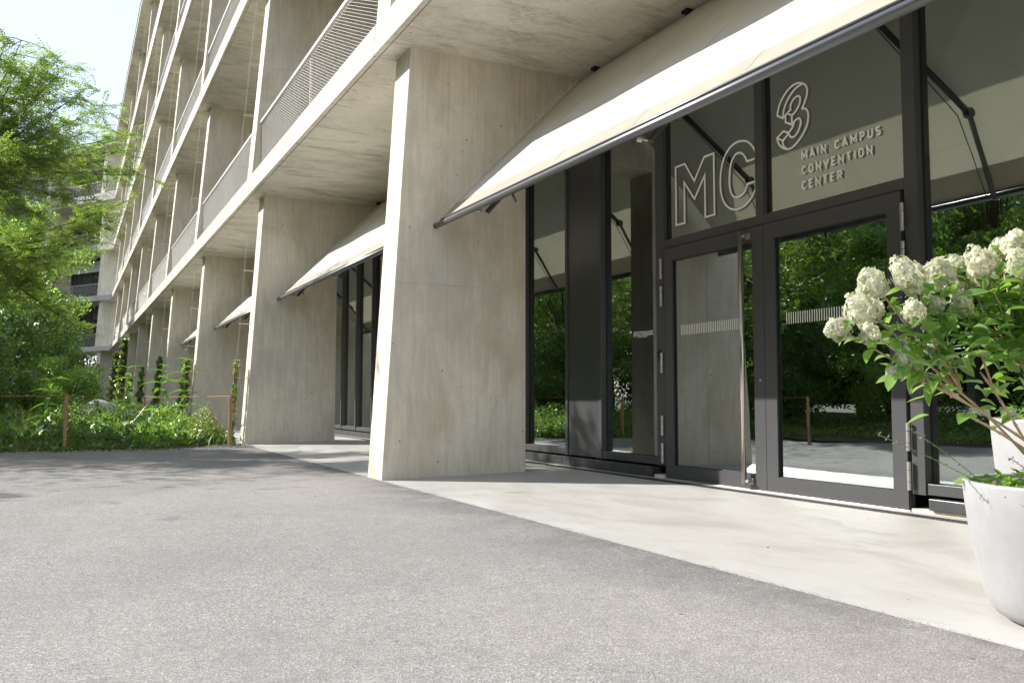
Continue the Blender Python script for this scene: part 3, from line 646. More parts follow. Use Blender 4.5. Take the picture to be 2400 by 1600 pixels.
# small notice on the window left of the doors
NT = empty('smoking_notice', (.85, YG, 1.53), label='tiny white four-line text notice with pictogram on the window beside the doors', category='notice')
M_PRINT = plain('white_print', (.85, .85, .83), .5)
def ttext(body, x, z, size):
    cu = bpy.data.curves.new('notice_text', 'FONT'); cu.body = body; cu.size = size; cu.extrude = .0006; cu.offset = size*.02
    o = bpy.data.objects.new('tmp', cu); col.objects.link(o); dg = bpy.context.evaluated_depsgraph_get(); me = bpy.data.meshes.new_from_object(o.evaluated_get(dg))
    bpy.data.objects.remove(o); me.transform(Matrix.Rotation(math.pi/2, 4, 'X'))
    me.transform(Matrix.Translation((x, YL+.02, z))); me.materials.clear(); me.materials.append(M_PRINT); return me
for body, z in (('This building and its surroundings', 1.5572), ('are a non-smoking environment.', 1.5399), ('Please use the designated smoking', 1.5226), ('area in the courtyard.', 1.5053)):
    me = ttext(body, 0.9442, z, .0205); part('text_line', me, NT)
px0, pz0 = 0.8713, 1.5217
mb = MB(); q = ribbon([(px0, pz0), (px0, pz0+.046), (px0+.057, pz0+.046), (px0+.057, pz0)], .0036, YL+.02, True, .001); mb.add(q.v, q.f)
for p_ in ([(.012, .011), (.012, .022), (.045, .022), (.045, .011)], [(.018, .026), (.027, .039), (.032, .029)], [(.036, .031), (.043, .041), (.048, .028)]):
    q = ribbon([(px0+u_x, pz0+u_z) for u_x, u_z in p_], .0036, YL+.0195, True, .001); mb.add(q.v, q.f)
part('pictogram', mb.mesh('pictogram', M_LETTER), NT)
rx = 1.3874; RD = empty('card_reader', (rx, YG-.03, 1.3), label='small black card reader on the dark frame left of the door hinges', category='card reader')
mb = MB(); mb.box(rx, rx+.033, YG-.044, YG-.0275, 1.2459, 1.3506); part('housing', mb.mesh('housing', M_GASKET), RD, bevel=.006)
mb = MB(); mb.box(rx+.004, rx+.029, YG-.0457, YG-.0445, 1.3397, 1.3451)
for zz in (1.3005, 1.2596): mb.tube([(rx+.0165, YG-.0465, zz), (rx+.0165, YG-.0445, zz)], .0028, 8)
part('indicator', mb.mesh('indicator', M_ALU), RD)

# ================================================================ PLANTERS
def planter(c, sc, label, name='planter'):
    P_ = empty(name, c, label=label, category='planter', group='white planters before the windows')
    prof = [(0, 0), (.24, 0), (.285, .008), (.318, .028), (.337, .055), (.355, .10), (.372, .18), (.40, .32), (.412, .43), (.42, .515), (.4185, .524), (.412, .527), (.398, .527), (.392, .522), (.386, .47), (0, .47)]
    mb = MB(); mb.lathe([(r*sc[0], z*sc[1]) for r, z in prof], c, 72); part('bowl', mb.mesh('bowl', M_POT), P_, smooth=True)
    mb = MB(); mb.lathe([(0, .485*sc[1]), (.2*sc[0], .49*sc[1]), (.388*sc[0], .478*sc[1])], c, 40); part('soil', mb.mesh('soil', M_SOIL), P_, smooth=True)
PC = (6.69, .526, .006); PC2 = (6.17, 1.50, .006)
planter(PC, (1, 1), 'white round bowl planter at the right edge holding the tall hydrangea')
planter(PC2, (1.02, 1.42), 'taller white planter half hidden behind the hydrangea stems')

# --- leaf shapes
def leaf_mesh(name, L, W, m, fold=.25, curl=.25, n=5):
    vs, fs = [], []
    for i in range(n+1):
        t = i/n; w = W*math.sin(math.pi*min(1, t*.93+.05))**.8*(1-.25*t); y = L*t; z = -curl*L*t*t
        if i == n: w = .002
        vs += [(-w/2, y, z+fold*w), (0, y, z), (w/2, y, z+fold*w)]
    for i in range(n):
        a = i*3; fs += [(a, a+1, a+4, a+3), (a+1, a+2, a+5, a+4)]
    me = mesh_np(name, np.array(vs), np.array(fs), m); me.polygons.foreach_set('use_smooth', [True]*len(me.polygons)); return me
def rot_to(d, roll=0):
    d = Vector(d).normalized(); return d.to_track_quat('Y', 'Z').to_matrix().to_4x4() @ Matrix.Rotation(roll, 4, 'Y')
HY = empty('hydrangea', PC, label='tall hydrangea with creamy white flower heads and bare tan stems', category='shrub')
ORG[HY.name] = PC
heads = [(6.31, -.35, 1.11, .05), (6.31, -.16, 1.29, .051), (6.32, -.23, 1.19, .062), (6.4, -.28, 1.09, .039), (6.41, -.08, 1.32, .062), (6.4, .11, 1.34, .055), (6.37, .26, 1.39, .041), (6.54, .17, 1.36, .059), (6.51, .32, 1.44, .034), (6.61, .28, 1.44, .052), (6.73, .1, 1.34, .050), (6.48, -.14, 1.17, .041), (6.45, .02, 1.21, .036), (6.5, .1, 1.21, .042), (6.36, .26, 1.31, .041), (6.4, .34, 1.32, .038), (6.45, -.17, .99, .028), (6.43, -.21, .95, .019), (6.44, .02, 1.04, .029), (6.63, .34, 1.33, .049), (6.61, .51, 1.43, .057), (6.76, .38, 1.34, .054), (6.83, .09, 1.2, .044), (6.67, .65, 1.28, .054), (7.05, .3, 1.38, .055), (7.1, .7, 1.3, .055), (6.9, .95, 1.25, .05), (7.2, .45, 1.15, .05)]
def head_mesh(seed, lime):
    r = np.random.default_rng(seed); vs, fs = [], []
    for q in range(300):
        u = r.uniform(-.85, 1); a = r.uniform(0, 2*math.pi); rr = math.sqrt(max(0, 1-u*u*.9))*(1-.5*max(u, 0)**1.2)*(1+.10*r.normal())
        d = Vector((math.cos(a)*rr*1.05, math.sin(a)*rr*1.05, u*1.22))*(1+.16*math.sin(a*3+seed*2)*math.cos(u*4+seed)); nrm = (Vector((d.x, d.y, d.z*.7))+Vector(r.normal(0, .28, 3))).normalized()
        t1 = nrm.cross(Vector((.3, .2, .9))).normalized(); t2 = nrm.cross(t1); s = .25*(1+.2*r.normal()); ph = r.uniform(0, 1.57)
        if u > .75: s *= .55
        for k in range(4):
            an = ph+k*math.pi/2; e1 = t1*math.cos(an)+t2*math.sin(an); e2 = -t1*math.sin(an)+t2*math.cos(an); o = len(vs)
            vs += [d, d+e1*s*.55+e2*s*.42+nrm*.03, d+e1*s*1.0+nrm*.02*r.normal(), d+e1*s*.55-e2*s*.42+nrm*.03]; fs.append((o, o+1, o+2, o+3))
    for la in range(5):
        for lo in range(9):
            o = len(vs); q4 = []
            for (p, q_) in ((la, lo), (la, lo+1), (la+1, lo+1), (la+1, lo)):
                th = math.pi*(.12+.8*p/5); ph = 2*math.pi*q_/9; uu = math.cos(th); k_ = math.sin(th)*(1-.5*max(uu, 0)**1.2)*.84
                q4.append(Vector((math.cos(ph)*k_, math.sin(ph)*k_, uu*1.05)))
            vs += q4; fs.append((o, o+1, o+2, o+3))
    return mesh_np('flower_head', np.array([tuple(v) for v in vs]), np.array(fs), L_FLOR)
hm = [head_mesh(i, i % 2) for i in range(4)]
leafm = [leaf_mesh('leaf', .085, .046, L_HYD), leaf_mesh('leaf', .070, .036, L_HYD, .35, .5), leaf_mesh('leaf', .10, .05, L_HYD, .15, .1)]
Pv = Vector(PC); nleaf = 0
def bez(a, b, c, n=10): return [a*(1-t)**2+b*2*t*(1-t)+c*t*t for t in [i/n for i in range(n+1)]]
canes = []
for i in range(11):
    an = 2*math.pi*i/11+random.uniform(-.2, .2); rr = random.uniform(.03, .16)
    base = Pv+Vector((math.cos(an)*rr, math.sin(an)*rr, .47))
    tgt = Vector(heads[(i*5) % len(heads)][:3]); top = base.lerp(tgt, .62)+Vector((0, 0, .02)); mid_ = base.lerp(top, .55)+Vector((random.uniform(-.02, .02), random.uniform(-.02, .02), .05))
    pts = bez(base, mid_, top); canes.append((pts, top)); mb = MB(); mb.tube(pts, [.0062-.002*j/10 for j in range(11)], 8)
    for j in (3, 5, 7, 9):
        p = pts[j]; dd = (pts[min(j+1, 10)]-pts[j-1]).normalized()*.005; mb.tube([p-dd, p, p+dd], [.0045, .0074, .0045], 8, cap=False)
    part('stem', mb.mesh('stem', M_STEM), HY, smooth=True)
def put_leaf(p, d, sc, roll=0):
    global nleaf
    T = Matrix.Translation(p) @ rot_to(d, roll) @ Matrix.Scale(sc, 4)
    if nleaf < 296:
        o = part('leaf', leafm[nleaf % 3], HY); o.matrix_parent_inverse = Matrix.Identity(4); o.matrix_local = Matrix.Translation(-Pv) @ T
    else: extra_leaves.append(T)
    nleaf += 1
extra_leaves = []
for i, (x, y, z, r) in enumerate(heads):
    c = Vector((x, y, z)); out = (c-(Pv+Vector((0, 0, .75)))).normalized()
    bt = min(canes, key=lambda q: (q[1]-c).length)[1] if i % 3 else canes[i % len(canes)][1]
    base = min(canes, key=lambda q: (q[1]-c).length); st = base[0][8]
    mid_ = st.lerp(c, .5)+Vector((0, 0, .03))*random.uniform(-1, 1); pts = bez(st, mid_, c-out*r*.6, 8)
    mb = MB(); mb.tube(pts, [.0048-.0022*j/8 for j in range(9)], 6); part('stem', mb.mesh('stem', M_STEM), HY, smooth=True)
    o = part('flower_head', hm[i % 4], HY); o.matrix_parent_inverse = Matrix.Identity(4)
    ax = (out*.6+Vector((0, 0, .6 if i % 5 else -.3))+Vector((random.uniform(-.3, .3), random.uniform(-.3, .3), 0))).normalized()
    o.matrix_local = Matrix.Translation(c-Pv) @ ax.to_track_quat('Z', 'Y').to_matrix().to_4x4() @ Matrix.Diagonal((r*(.74+.22*((i*7) % 5)/4), r*(.76+.2*((i*3) % 4)/3), r*(.86+.22*((i*5) % 3)/2), 1))
    for j in range(3, 9):       # opposite leaf pairs up the flowering shoot
        p = pts[j]; t = (pts[j]-pts[j-1]).normalized(); side = t.cross(Vector((0, 0, 1))).normalized() if j % 2 else t.cross(Vector((1, .3, .4))).normalized()
        for sgn in (1, -1):
            if random.random() < .92: put_leaf(p, (side*sgn+t*.45+Vector((0, 0, random.uniform(-.35, .15)))), random.uniform(.75, 1.15), random.uniform(-.5, .5))
for pts, top in canes:       # side shoots
    for j in (5, 6, 7, 8, 9, 10):
        for q in range(5):
            d = Vector((random.gauss(0, 1), random.gauss(0, 1), random.uniform(-.1, .7))).normalized(); L = random.uniform(.04, .15)
            p = pts[j]+d*L
            if p.z < 1.0 and random.random() < .75: continue
            put_leaf(p, d+Vector((0, 0, -.2)), random.uniform(.7, 1.15), random.uniform(-.6, .6))
for q in range(460):        # inner foliage of the crown
    h0 = Vector(random.choice(heads)[:3]); c = h0.lerp(Pv+Vector((0, 0, .95)), random.uniform(.1, .7))+Vector((random.gauss(0, .05), random.gauss(0, .05), random.gauss(0, .04)))
    if c.z < .98: continue
    put_leaf(c, Vector((random.gauss(0, 1), random.gauss(0, 1), random.uniform(-.5, .3))), random.uniform(.7, 1.1), random.uniform(-.8, .8))
if extra_leaves:
    vs, fs = [], []
    src = [(np.array([v.co for v in m.vertices]), np.array([list(p.vertices) for p in m.polygons])) for m in leafm]
    for i, T in enumerate(extra_leaves):
        v, f = src[i % 3]; A = np.array(T); vv = v @ A[:3, :3].T+A[:3, 3]; fs.append(f+sum(len(q) for q in vs)); vs.append(vv)
    me = mesh_np('foliage', np.vstack(vs), np.vstack(fs), L_HYD, smooth=True); part('foliage', me, HY, smooth=True, kind='stuff')

# low herbs in the planter: broad leaves and purple spikes
sm_leaf = leaf_mesh('herb_leaf', .055, .030, L_HYD, .3, .3)
def herb(name, c, rad, n, label, cat, zup=.05, spikes=()):
    H = empty(name, c, label=label, category=cat); cv = Vector(c); vs, fs = [], []; cnt = 0
    v0 = np.array([v.co for v in sm_leaf.vertices]); f0 = np.array([list(p.vertices) for p in sm_leaf.polygons])
    for i in range(n):
        a = random.uniform(0, 2*math.pi); r = rad*math.sqrt(random.random()); p = cv+Vector((math.cos(a)*r, math.sin(a)*r, random.uniform(0, zup)*(1-.4*r/rad)))
        d = Vector((math.cos(a+random.gauss(0, .8)), math.sin(a+random.gauss(0, .8)), random.uniform(-.1, .8)))
        A = np.array(Matrix.Translation(p) @ rot_to(d, random.uniform(-.5, .5)) @ Matrix.Scale(random.uniform(.6, 1.25), 4)); vs.append(v0 @ A[:3, :3].T+A[:3, 3]); fs.append(f0+cnt); cnt += len(v0)
    part('foliage', mesh_np('foliage', np.vstack(vs), np.vstack(fs), L_HYD), H, smooth=True, kind='stuff')
    for tip in spikes:
        tip = Vector(tip); pts = bez(cv+Vector((random.uniform(-.03, .03), random.uniform(-.03, .03), 0)), cv.lerp(tip, .5)+Vector((0, 0, .02)), tip, 14); mb = MB(); mb.tube(pts, .0016, 5); part('flower_stem', mb.mesh('flower_stem', M_GSTEM), H)
        fl = MB()
        for j in range(4, 15):
            for q in range(5):
                d = Vector((random.gauss(0, 1), random.gauss(0, 1), random.gauss(0, .6))).normalized(); p = pts[j]+d*.003; s = .0075 if j > 11 else .0045; e = d.cross(Vector((.1, .3, 1))).normalized()*s*.5
                fl.add([p, p+d*s+e, p+d*s*1.8, p+d*s-e], [(0, 1, 2, 3)], 1 if j > 11 else 0)
        part('flower_spike', fl.mesh('flower_spike', [L_VINE, L_PURP]), H)
Pz = Pv+Vector((0, 0, .475))
herb('sage_plant', tuple(Pz+Vector((-.25, -.16, 0))), .13, 70, 'low leafy sage with two leaning purple flower spikes at the near planter rim', 'plant', .07, ((6.30, -.13, .71), (6.40, -.08, .735)))
herb('sage_plant', tuple(Pz+Vector((-.12, -.02, 0))), .15, 80, 'bushy sage clump around the hydrangea stems in the near planter', 'plant', .11, ((6.50, .36, .62), (6.60, .30, .80)))
herb('ivy_plant', tuple(Pz+Vector((-.02, -.25, 0))), .13, 60, 'pale round-leaved trailing plant at the front rim of the near planter', 'plant', .05)
herb('sage_plant', tuple(Pz+Vector((.15, .05, 0))), .2, 90, 'green foliage clump at the right side of the near planter', 'plant', .1)
herb('box_plant', (PC2[0], PC2[1], .69), .34, 240, 'dense green foliage filling the taller rear planter', 'plant', .22)

# ================================================================ PATH-SIDE FENCE: stakes and rope
stakes = [(-7.396, -2.92, 'wooden stake standing alone at the left of the planting bed', (.02, .0)), (-7.05, -.37, 'wooden stake beside the vine-wrapped concrete fin', (-.005, .0)),
          (-14.6, -1.20, 'distant wooden stake deep in the planting bed', (0, 0)), (-3.95, -5.1, 'shorter wooden stake at the bend of the path, seen mirrored in the right door', (0, .01))]
for x, y, lb_, ln in stakes:
    s_ = empty('wooden_stake', (x, y, 0), label=lb_, category='stake', group='wooden stakes carrying the rope'); mb = MB()
    mb.tube([(x, y, -.1), (x+ln[0]*.5, y+ln[1]*.5, .45), (x+ln[0], y+ln[1], .885)], [.036, .034, .033], 8); part('post', mb.mesh('post', M_STAKE), s_, smooth=False, bevel=.003)
mb = MB()
def rope(a, b_, sag):
    pts = []
    for i in range(31):
        t = i/30; p = Vector(a).lerp(Vector(b_), t); p.z -= sag*4*t*(1-t); pts.append(p+Vector((0, .002*math.sin(t*160), .0025*math.cos(t*160))))
    mb.tube(pts, .0065, 5)
rope((-3.95, -5.1, .87), (-7.38, -2.92, .885), .005); rope((-7.38, -2.92, .885), (-14.6, -1.2, .885), .004); rope((-14.6, -1.2, .885), (-7.055, -.37, .885), .01); rope((-7.055, -.37, .885), (-7.7, -.16, .89), 0)
ro = link('rope', mb.mesh('rope', M_ROPE), label='thin brown coir rope strung between the wooden stakes', category='rope')

# ================================================================ TRELLIS WIRES + VINES
def trellis(n_, label):
    X = -n_*S-T_*.62; Tq = empty('climbing_trellis', (X, -.15, 0), label=label, category='trellis', group='climbing wires in front of the fins')
    w = MB(); br = []
    for k in range(5):
        yo, y1, yb, z0, z1 = fin_prof(k)
        z0 = max(z0, 0.0)
        for dx in (-.05, .05): w.tube([(X+dx, yo-.20, z0+.05), (X+dx, y1-.22, z1-.25)], .0022, 5)
        zz = z0+.22
        while zz < z1-.3:
            yf = yo+(y1-yo)*(zz-z0)/(z1-z0); b = MB()
            for dx in (-.05, .05): b.tube([(X+dx, yf-.225, zz), (X+dx, yf+.01, zz)], .0055, 6)
            b.tube([(X-.06, yf-.215, zz), (X+.06, yf-.215, zz)], .0035, 5)
            br.append(b.mesh('wire_bracket', M_WIRE)); zz += 1.01
    part('wires', w.mesh('wires', M_WIRE), Tq)
    for me in br: part('wire_bracket', me, Tq)
ordn = ['', 'second', 'third', 'fourth', 'fifth', 'sixth', 'seventh', 'eighth', 'ninth']
for n_ in range(1, 9): trellis(n_, 'pair of vertical climbing wires with brackets on the %s fin from the doors' % ordn[n_])
def quads_cloud(P, size, seed, up=0.3, aspect=.55, normal=None):
    r = np.random.default_rng(seed); n = len(P); a = r.normal(size=(n, 3)); a /= np.linalg.norm(a, axis=1)[:, None]
    b = r.normal(size=(n, 3)); b[:, 2] += up*0; b = np.cross(a, b); b /= np.linalg.norm(b, axis=1)[:, None]; s = size*(.65+.7*r.random(n))[:, None]
    c = np.cross(a, b)
    v = np.stack([P-a*s*.5, P+b*s*aspect*.5+c*s*.08, P+a*s*.5, P-b*s*aspect*.5+c*s*.08], 1).reshape(-1, 3)
    return v, np.arange(4*n).reshape(n, 4)
def vine(n_, h, rad, cnt, label, size=.055, off=0):
    X = -n_*S-T_*.62; V = empty('climbing_vine', (X, -.2, 0), label=label, category='vine', group='vines climbing the fin wires'); r = np.random.default_rng(100+n_)
    mb = MB()
    for q in range(5):
        mb.tube([(X+.03*math.cos(q)+.03*math.sin(z*5+q), -.2+.03*math.sin(q+z*4)+.061*z, z) for z in np.linspace(0, h*.95, 14)], .008, 5)
    part('vine_stems', mb.mesh('vine_stems', M_BARK), V)
    z = h*r.random(cnt)**.85; a = r.uniform(0, 2*math.pi, cnt); rr = rad*(.5+.5*np.sin(z*7+n_)**2)*(.35+.65*r.random(cnt))*(1.15-.5*z/h)
    P = np.stack([X+rr*np.cos(a), -.2+.061*z+rr*np.sin(a)*.8, z], 1); v, f = quads_cloud(P, size, 5+n_, aspect=.7)
    part('vine_leaves', mesh_np('vine_leaves', v, f, L_VINE), V, kind='stuff')
vine(1, 1.55, .12, 800, 'thin vine with reddish stems wrapping the fin wires beside the stake', .045)
vine(2, 1.9, .24, 1300, 'loose green vine at the foot of the third fin from the doors', .07)
vine(3, 2.3, .22, 1400, 'slim vine climbing the fourth fin from the doors', .075)
vine(4, 2.2, .25, 1200, 'sparse vine at the foot of the fifth fin from the doors', .08)
vine(5, 1.9, .3, 1500, 'bushy low vine at the sixth fin from the doors', .09)
vine(6, 4.3, .5, 4200, 'tall thick vine reaching the first slab on the seventh fin', .11)
vine(7, 3.9, .6, 4200, 'dark thick vine column on the eighth fin from the doors', .12)

# ================================================================ BOULDERS
def boulder(c, r, label, seed):
    bm = bmesh.new(); bmesh.ops.create_icosphere(bm, subdivisions=4, radius=1); rs = random.Random(seed); offs = [Vector((rs.uniform(-3, 3), rs.uniform(-3, 3), rs.uniform(-3, 3))) for _ in range(3)]
    from mathutils import noise as mn
    for v in bm.verts:
        k = 1+.22*mn.noise(v.co*1.3+offs[0])+.06*mn.noise(v.co*4+offs[1]); v.co = Vector((v.co.x*r[0]*k, v.co.y*r[1]*k, v.co.z*r[2]*k))+Vector(c)
    me = bpy.data.meshes.new('boulder'); bm.to_mesh(me); bm.free(); me.materials.append(M_STONE); me.polygons.foreach_set('use_smooth', [True]*len(me.polygons))
    link('boulder', me, label=label, category='boulder', group='boulders in the planting bed')
boulder((-14.6, -2.15, .36), (.62, .5, .46), 'pale rounded boulder among the plants behind the rope', 1)
boulder((-15.3, -1.35, .2), (.5, .4, .36), 'lower grey boulder right of the larger pale one', 2)

# ================================================================ TALL WEEDS
wl_m = leaf_mesh('weed_leaf', .27, .085, L_WEED, .3, .95, 6)
def weed(x, y, h, label, seed, start=.3):
    rs = random.Random(seed); Wd = empty('tall_weed', (x, y, 0), label=label, category='plant', group='tall weeds in the planting bed')
    lx, ly = rs.uniform(-.08, .08), rs.uniform(-.08, .08)
    pts = [Vector((x+lx*t*t, y+ly*t*t, h*t)) for t in [i/10 for i in range(11)]]; mb = MB(); mb.tube(pts, [.011-.008*i/10 for i in range(11)], 6); part('stalk', mb.mesh('stalk', M_GSTEM), Wd, smooth=True)
    z = h*start; k = 0
    while z < h*1.0:
        t = z/h; c = Vector((x+lx*t*t, y+ly*t*t, z)); a0 = k*1.57+rs.uniform(-.3, .3)
        for q in range(2):
            a = a0+q*math.pi; d = Vector((math.cos(a), math.sin(a), rs.uniform(.25, .95)+.9*max(0, t-.8)*3)); s = (.65+.75*rs.random())*(1 if t < .85 else .7)
            o = part('leaf', wl_m, Wd); o.matrix_parent_inverse = Matrix.Identity(4); o.matrix_local = Matrix.Translation(c-Vector((x, y, 0))) @ rot_to(d, rs.uniform(-.3, .3)) @ Matrix.Scale(s, 4)
        z += h*rs.uniform(.055, .10); k += 1
weed(-9.53, -3.23, 1.38, 'tall leafy weed left of the first wooden stake', 1)
weed(-9.65, -1.30, 1.5, 'tall leafy weed in the middle of the bed right of the distant stake', 2)
weed(-9.94, -.81, 1.85, 'tallest leafy weed, bright green, nearest the concrete fins', 3, .15)
weed(-10.9, -1.75, 1.5, 'tall leafy weed just left of the distant stake', 4)
weed(-12.8, -2.35, 1.0, 'medium leafy weed beside the pale boulder', 5)

# ================================================================ TREES
def crown_mesh(name, clumps, nleaf, size, m, seed, aspect=.5, spread=(1, 1, .7)):
    r = np.random.default_rng(seed); C_ = np.array([c[:3] for c in clumps]); Rr = np.array([c[3] for c in clumps]); w = Rr**2; w = w/w.sum()
    k = r.choice(len(clumps), nleaf, p=w); d = r.normal(size=(nleaf, 3)); d /= np.linalg.norm(d, axis=1)[:, None]
    rad = (r.random(nleaf)**.45)[:, None]; P = C_[k]+d*rad*Rr[k][:, None]*np.array(spread)
    v, f = quads_cloud(P, size, seed+1, aspect=aspect); return mesh_np(name, v, f, m)
def make_clumps(h, r0, n, seed, z0=.3):
    rs = random.Random(seed); out = []
    for i in range(n):
        a = rs.uniform(0, 2*math.pi); zz = rs.uniform(z0, 1.0); rr = r0*math.sqrt(rs.random())*math.sin(math.pi*min(1, .18+.82*(zz-z0)/(1-z0)*.93))**.6
        out.append((math.cos(a)*rr, math.sin(a)*rr, h*zz, r0*rs.uniform(.20, .42)))
    return out
def limbs(mb, base_h, h, clumps, r0, rs):
    for c in clumps:
        if rs.random() < .8:
            s = Vector((0, 0, base_h+(c[2]-base_h)*rs.uniform(.1, .45) if c[2] > base_h else base_h*.8)); e = Vector(c[:3]); m_ = s.lerp(e, .5)+Vector((0, 0, -.06*h*rs.random()))
            mb.tube(bez(s, m_, e, 6), [r0*.35*(1-.13*j) for j in range(7)], 5)
tree_src = {}
def tree(kind, x, y, rot, sc, label, group):
    k = tree_src[kind]; t_ = empty(k['name'], (x, y, 0), label=label, category='tree' if k['cat'] == 'tree' else 'shrub', group=group)
    t_.rotation_euler.z = rot; t_.scale = (sc, sc, sc)
    for nm, me in k['parts']:
        o = bpy.data.objects.new(nm, me); col.objects.link(o); o.parent = t_
def define(kind, name, h, r0, nc, nleaf, size, m, seed, cat='tree', z0=.3, aspect=.55, tr=.11):
    rs = random.Random(seed); cl = make_clumps(h, r0, nc, seed, z0); tk = MB()
    tp = [Vector((.12*math.sin(t*3+seed), .12*math.cos(t*2+seed), h*.8*t)) for t in [i/8 for i in range(9)]]; tp[0] = Vector((0, 0, -.1))
    tk.tube(tp, [tr*(1.15-.95*i/8) for i in range(9)], 8); bm_ = MB(); limbs(bm_, h*.22, h, cl, tr, rs)
    ps = [('trunk', tk.mesh('trunk', M_BARK)), ('branches', bm_.mesh('branches', M_BARK)), ('crown', crown_mesh('crown', cl, nleaf, size, m, seed))]
    for _, me in ps[:2]: me.polygons.foreach_set('use_smooth', [True]*len(me.polygons))
    tree_src[kind] = dict(name=name, parts=ps, cat=cat)
define('ash', 'broadleaf_tree', 8.0, 2.5, 46, 19000, .14, L_BACK, 11, z0=.22)
define('maple', 'broadleaf_tree', 8.6, 2.6, 50, 17000, .155, L_LOCUST, 23, z0=.2)
define('bush', 'garden_shrub', 2.9, 1.6, 34, 13000, .10, L_DARK, 31, cat='shrub', z0=.12, tr=.03)
define('bush2', 'garden_shrub', 2.2, 1.4, 26, 12000, .07, L_BACK, 37, cat='shrub', z0=.1, tr=.025)
gb = 'trees behind the planting bed'
for i, (k, x, y, r, s, lb_) in enumerate([
    ('maple', -22, -6.4, .3, .80, 'green tree behind the bed at the far left edge'), ('ash', -29.5, -6.0, 1.2, .92, 'green tree behind the bed, second row from the path'),
    ('maple', -38, -5.6, 2.2, .95, 'green tree in the middle of the row before the concrete wing'), ('ash', -47, -5.8, 3.3, 1.45, 'taller tree near the far concrete wing'),
    ('maple', -58, -5.2, 4.1, 1.15, 'tree standing right before the far concrete wing'), ('ash', -17.5, -7.4, 5.0, .78, 'small tree at the left edge close to the path'),
    ('ash', -44, -9.5, 2.9, 1.2, 'big tree in the rear row left of the concrete wing'), ('maple', -30, -10.5, .9, 1.15, 'big tree in the rear row at the left edge')]): tree(k, x, y, r, s, lb_, gb)
gs = 'shrubs behind the planting bed'
for k, x, y, r, s, lb_ in [('bush', -14.2, -5.4, .2, .95, 'dark green shrub at the left edge behind the rope'), ('bush', -18.5, -4.6, 1.9, 1.1, 'dark dense shrub behind the boulder, left of the stake'),
    ('bush2', -17.0, -3.3, 2.9, .85, 'low mid green shrub directly left of the pale boulder'), ('bush', -25, -4.3, 3.6, 1.25, 'tall dark shrub in the middle of the left thicket'),
    ('bush2', -24, -3.0, .7, 1.15, 'mid green shrub in front of the tall dark shrub'), ('bush', -34, -4.6, 4.4, 1.5, 'large dark shrub further along the facade'), ('bush', -46, -4.9, 5.2, 1.6, 'far dark shrub near the concrete wing'),
    ('bush2', -33, -3.4, 2.2, 1.2, 'rounded shrub close to the vine-covered fins'), ('bush', -57, -5.6, .4, 1.6, 'last shrub at the corner of the wing')]: tree(k, x, y, r, s, lb_, gs)
# trees across the path, reflected in the glass
gr = 'trees across the path seen in the window reflections'
for i, (k, x, y, r, s, lb_) in enumerate([
    ('ash', -9.5, -13.2, .5, 1.0, 'tree across the path reflected in the left window pane'), ('maple', -15, -13.0, 1.5, 1.05, 'tree reflected in the far left of the windows'), ('maple', -4, -16.0, 2.5, 1.1, 'tree across the path reflected in the left door'),
    ('ash', .5, -18.5, 3.1, 1.25, 'tall tree across the path reflected in the right door'), ('maple', 5.2, -19, 3.9, 1.2, 'tree reflected behind the hydrangea'), ('ash', 10, -18, 4.6, 1.15, 'tree across the path behind the camera, to the right'),
    ('maple', -10, -20, 5.3, 1.35, 'rear tree reflected above the left window'), ('ash', -2.2, -22.5, .1, 1.35, 'rear tree reflected above the doors'), ('ash', -21, -14, 2.0, 1.2, 'tree beyond the bend of the path'), ('maple', -15.5, -20, 4.9, 1.4, 'rear tree beyond the bend of the path'), ('ash', -25, -14.5, .2, 1.3, 'tree far along the garden reflected beside the notice'), ('maple', -33, -18, 1.1, 1.6, 'distant tree reflected beside the doors at the left'), ('ash', -42, -24, 2.8, 1.8, 'most distant tree of the garden left of the path'), ('maple', -27, -22, 4.2, 1.6, 'tree between the far garden rows'), ('maple', -12.8, -8.6, .9, .78, 'bright tree just behind the nearest locust tree'), ('ash', -6.3, -10.4, 2.7, .62, 'small tree at the bend of the path reflected in the left windows'), ('maple', -1.0, -26, .4, 1.6, 'back row tree reflected at the top of the doors'), ('ash', 6.5, -27, 1.4, 1.6, 'back row tree reflected behind the flowers'), ('maple', -9, -28, 3.4, 1.7, 'back row tree left of centre across the garden'), ('ash', -19, -26, 5.4, 1.7, 'back row tree at the far left across the garden')]): tree(k, x, y, r, s, lb_, gr)
for k, x, y, r, s, lb_ in [('bush', -8.8, -9.6, .4, 1.0, 'shrub across the path reflected low in the left windows'), ('bush2', -5.5, -9.8, 1.4, 1.0, 'low shrub across the path reflected in the left door'), ('bush', -2.2, -11.8, 2.3, 1.1, 'dark shrub across the path reflected in the right door'),
    ('bush2', 1.5, -11.5, 3.2, 1.2, 'rounded shrub across the path opposite the doors'), ('bush', 5.0, -13, 4.1, 1.2, 'dark shrub across the path behind the camera'), ('bush', -12.5, -10.2, 5, 1.1, 'shrub at the bend of the path'), ('bush', -17, -11.5, 1.1, 1.3, 'shrub in the garden beyond the bend'), ('bush', -24, -12, 2.1, 1.6, 'large shrub reflected beside the text notice'), ('bush', -31, -14, 2.6, 1.8, 'largest shrub deep in the garden'), ('bush2', -1.0, -9.2, 2.2, .8, 'small shrub on the garden edge opposite the left door'), ('bush2', 3.0, -9.6, 4.2, .9, 'small shrub on the garden edge opposite the planters')]: tree(k, x, y, r, s, lb_, 'shrubs across the path')
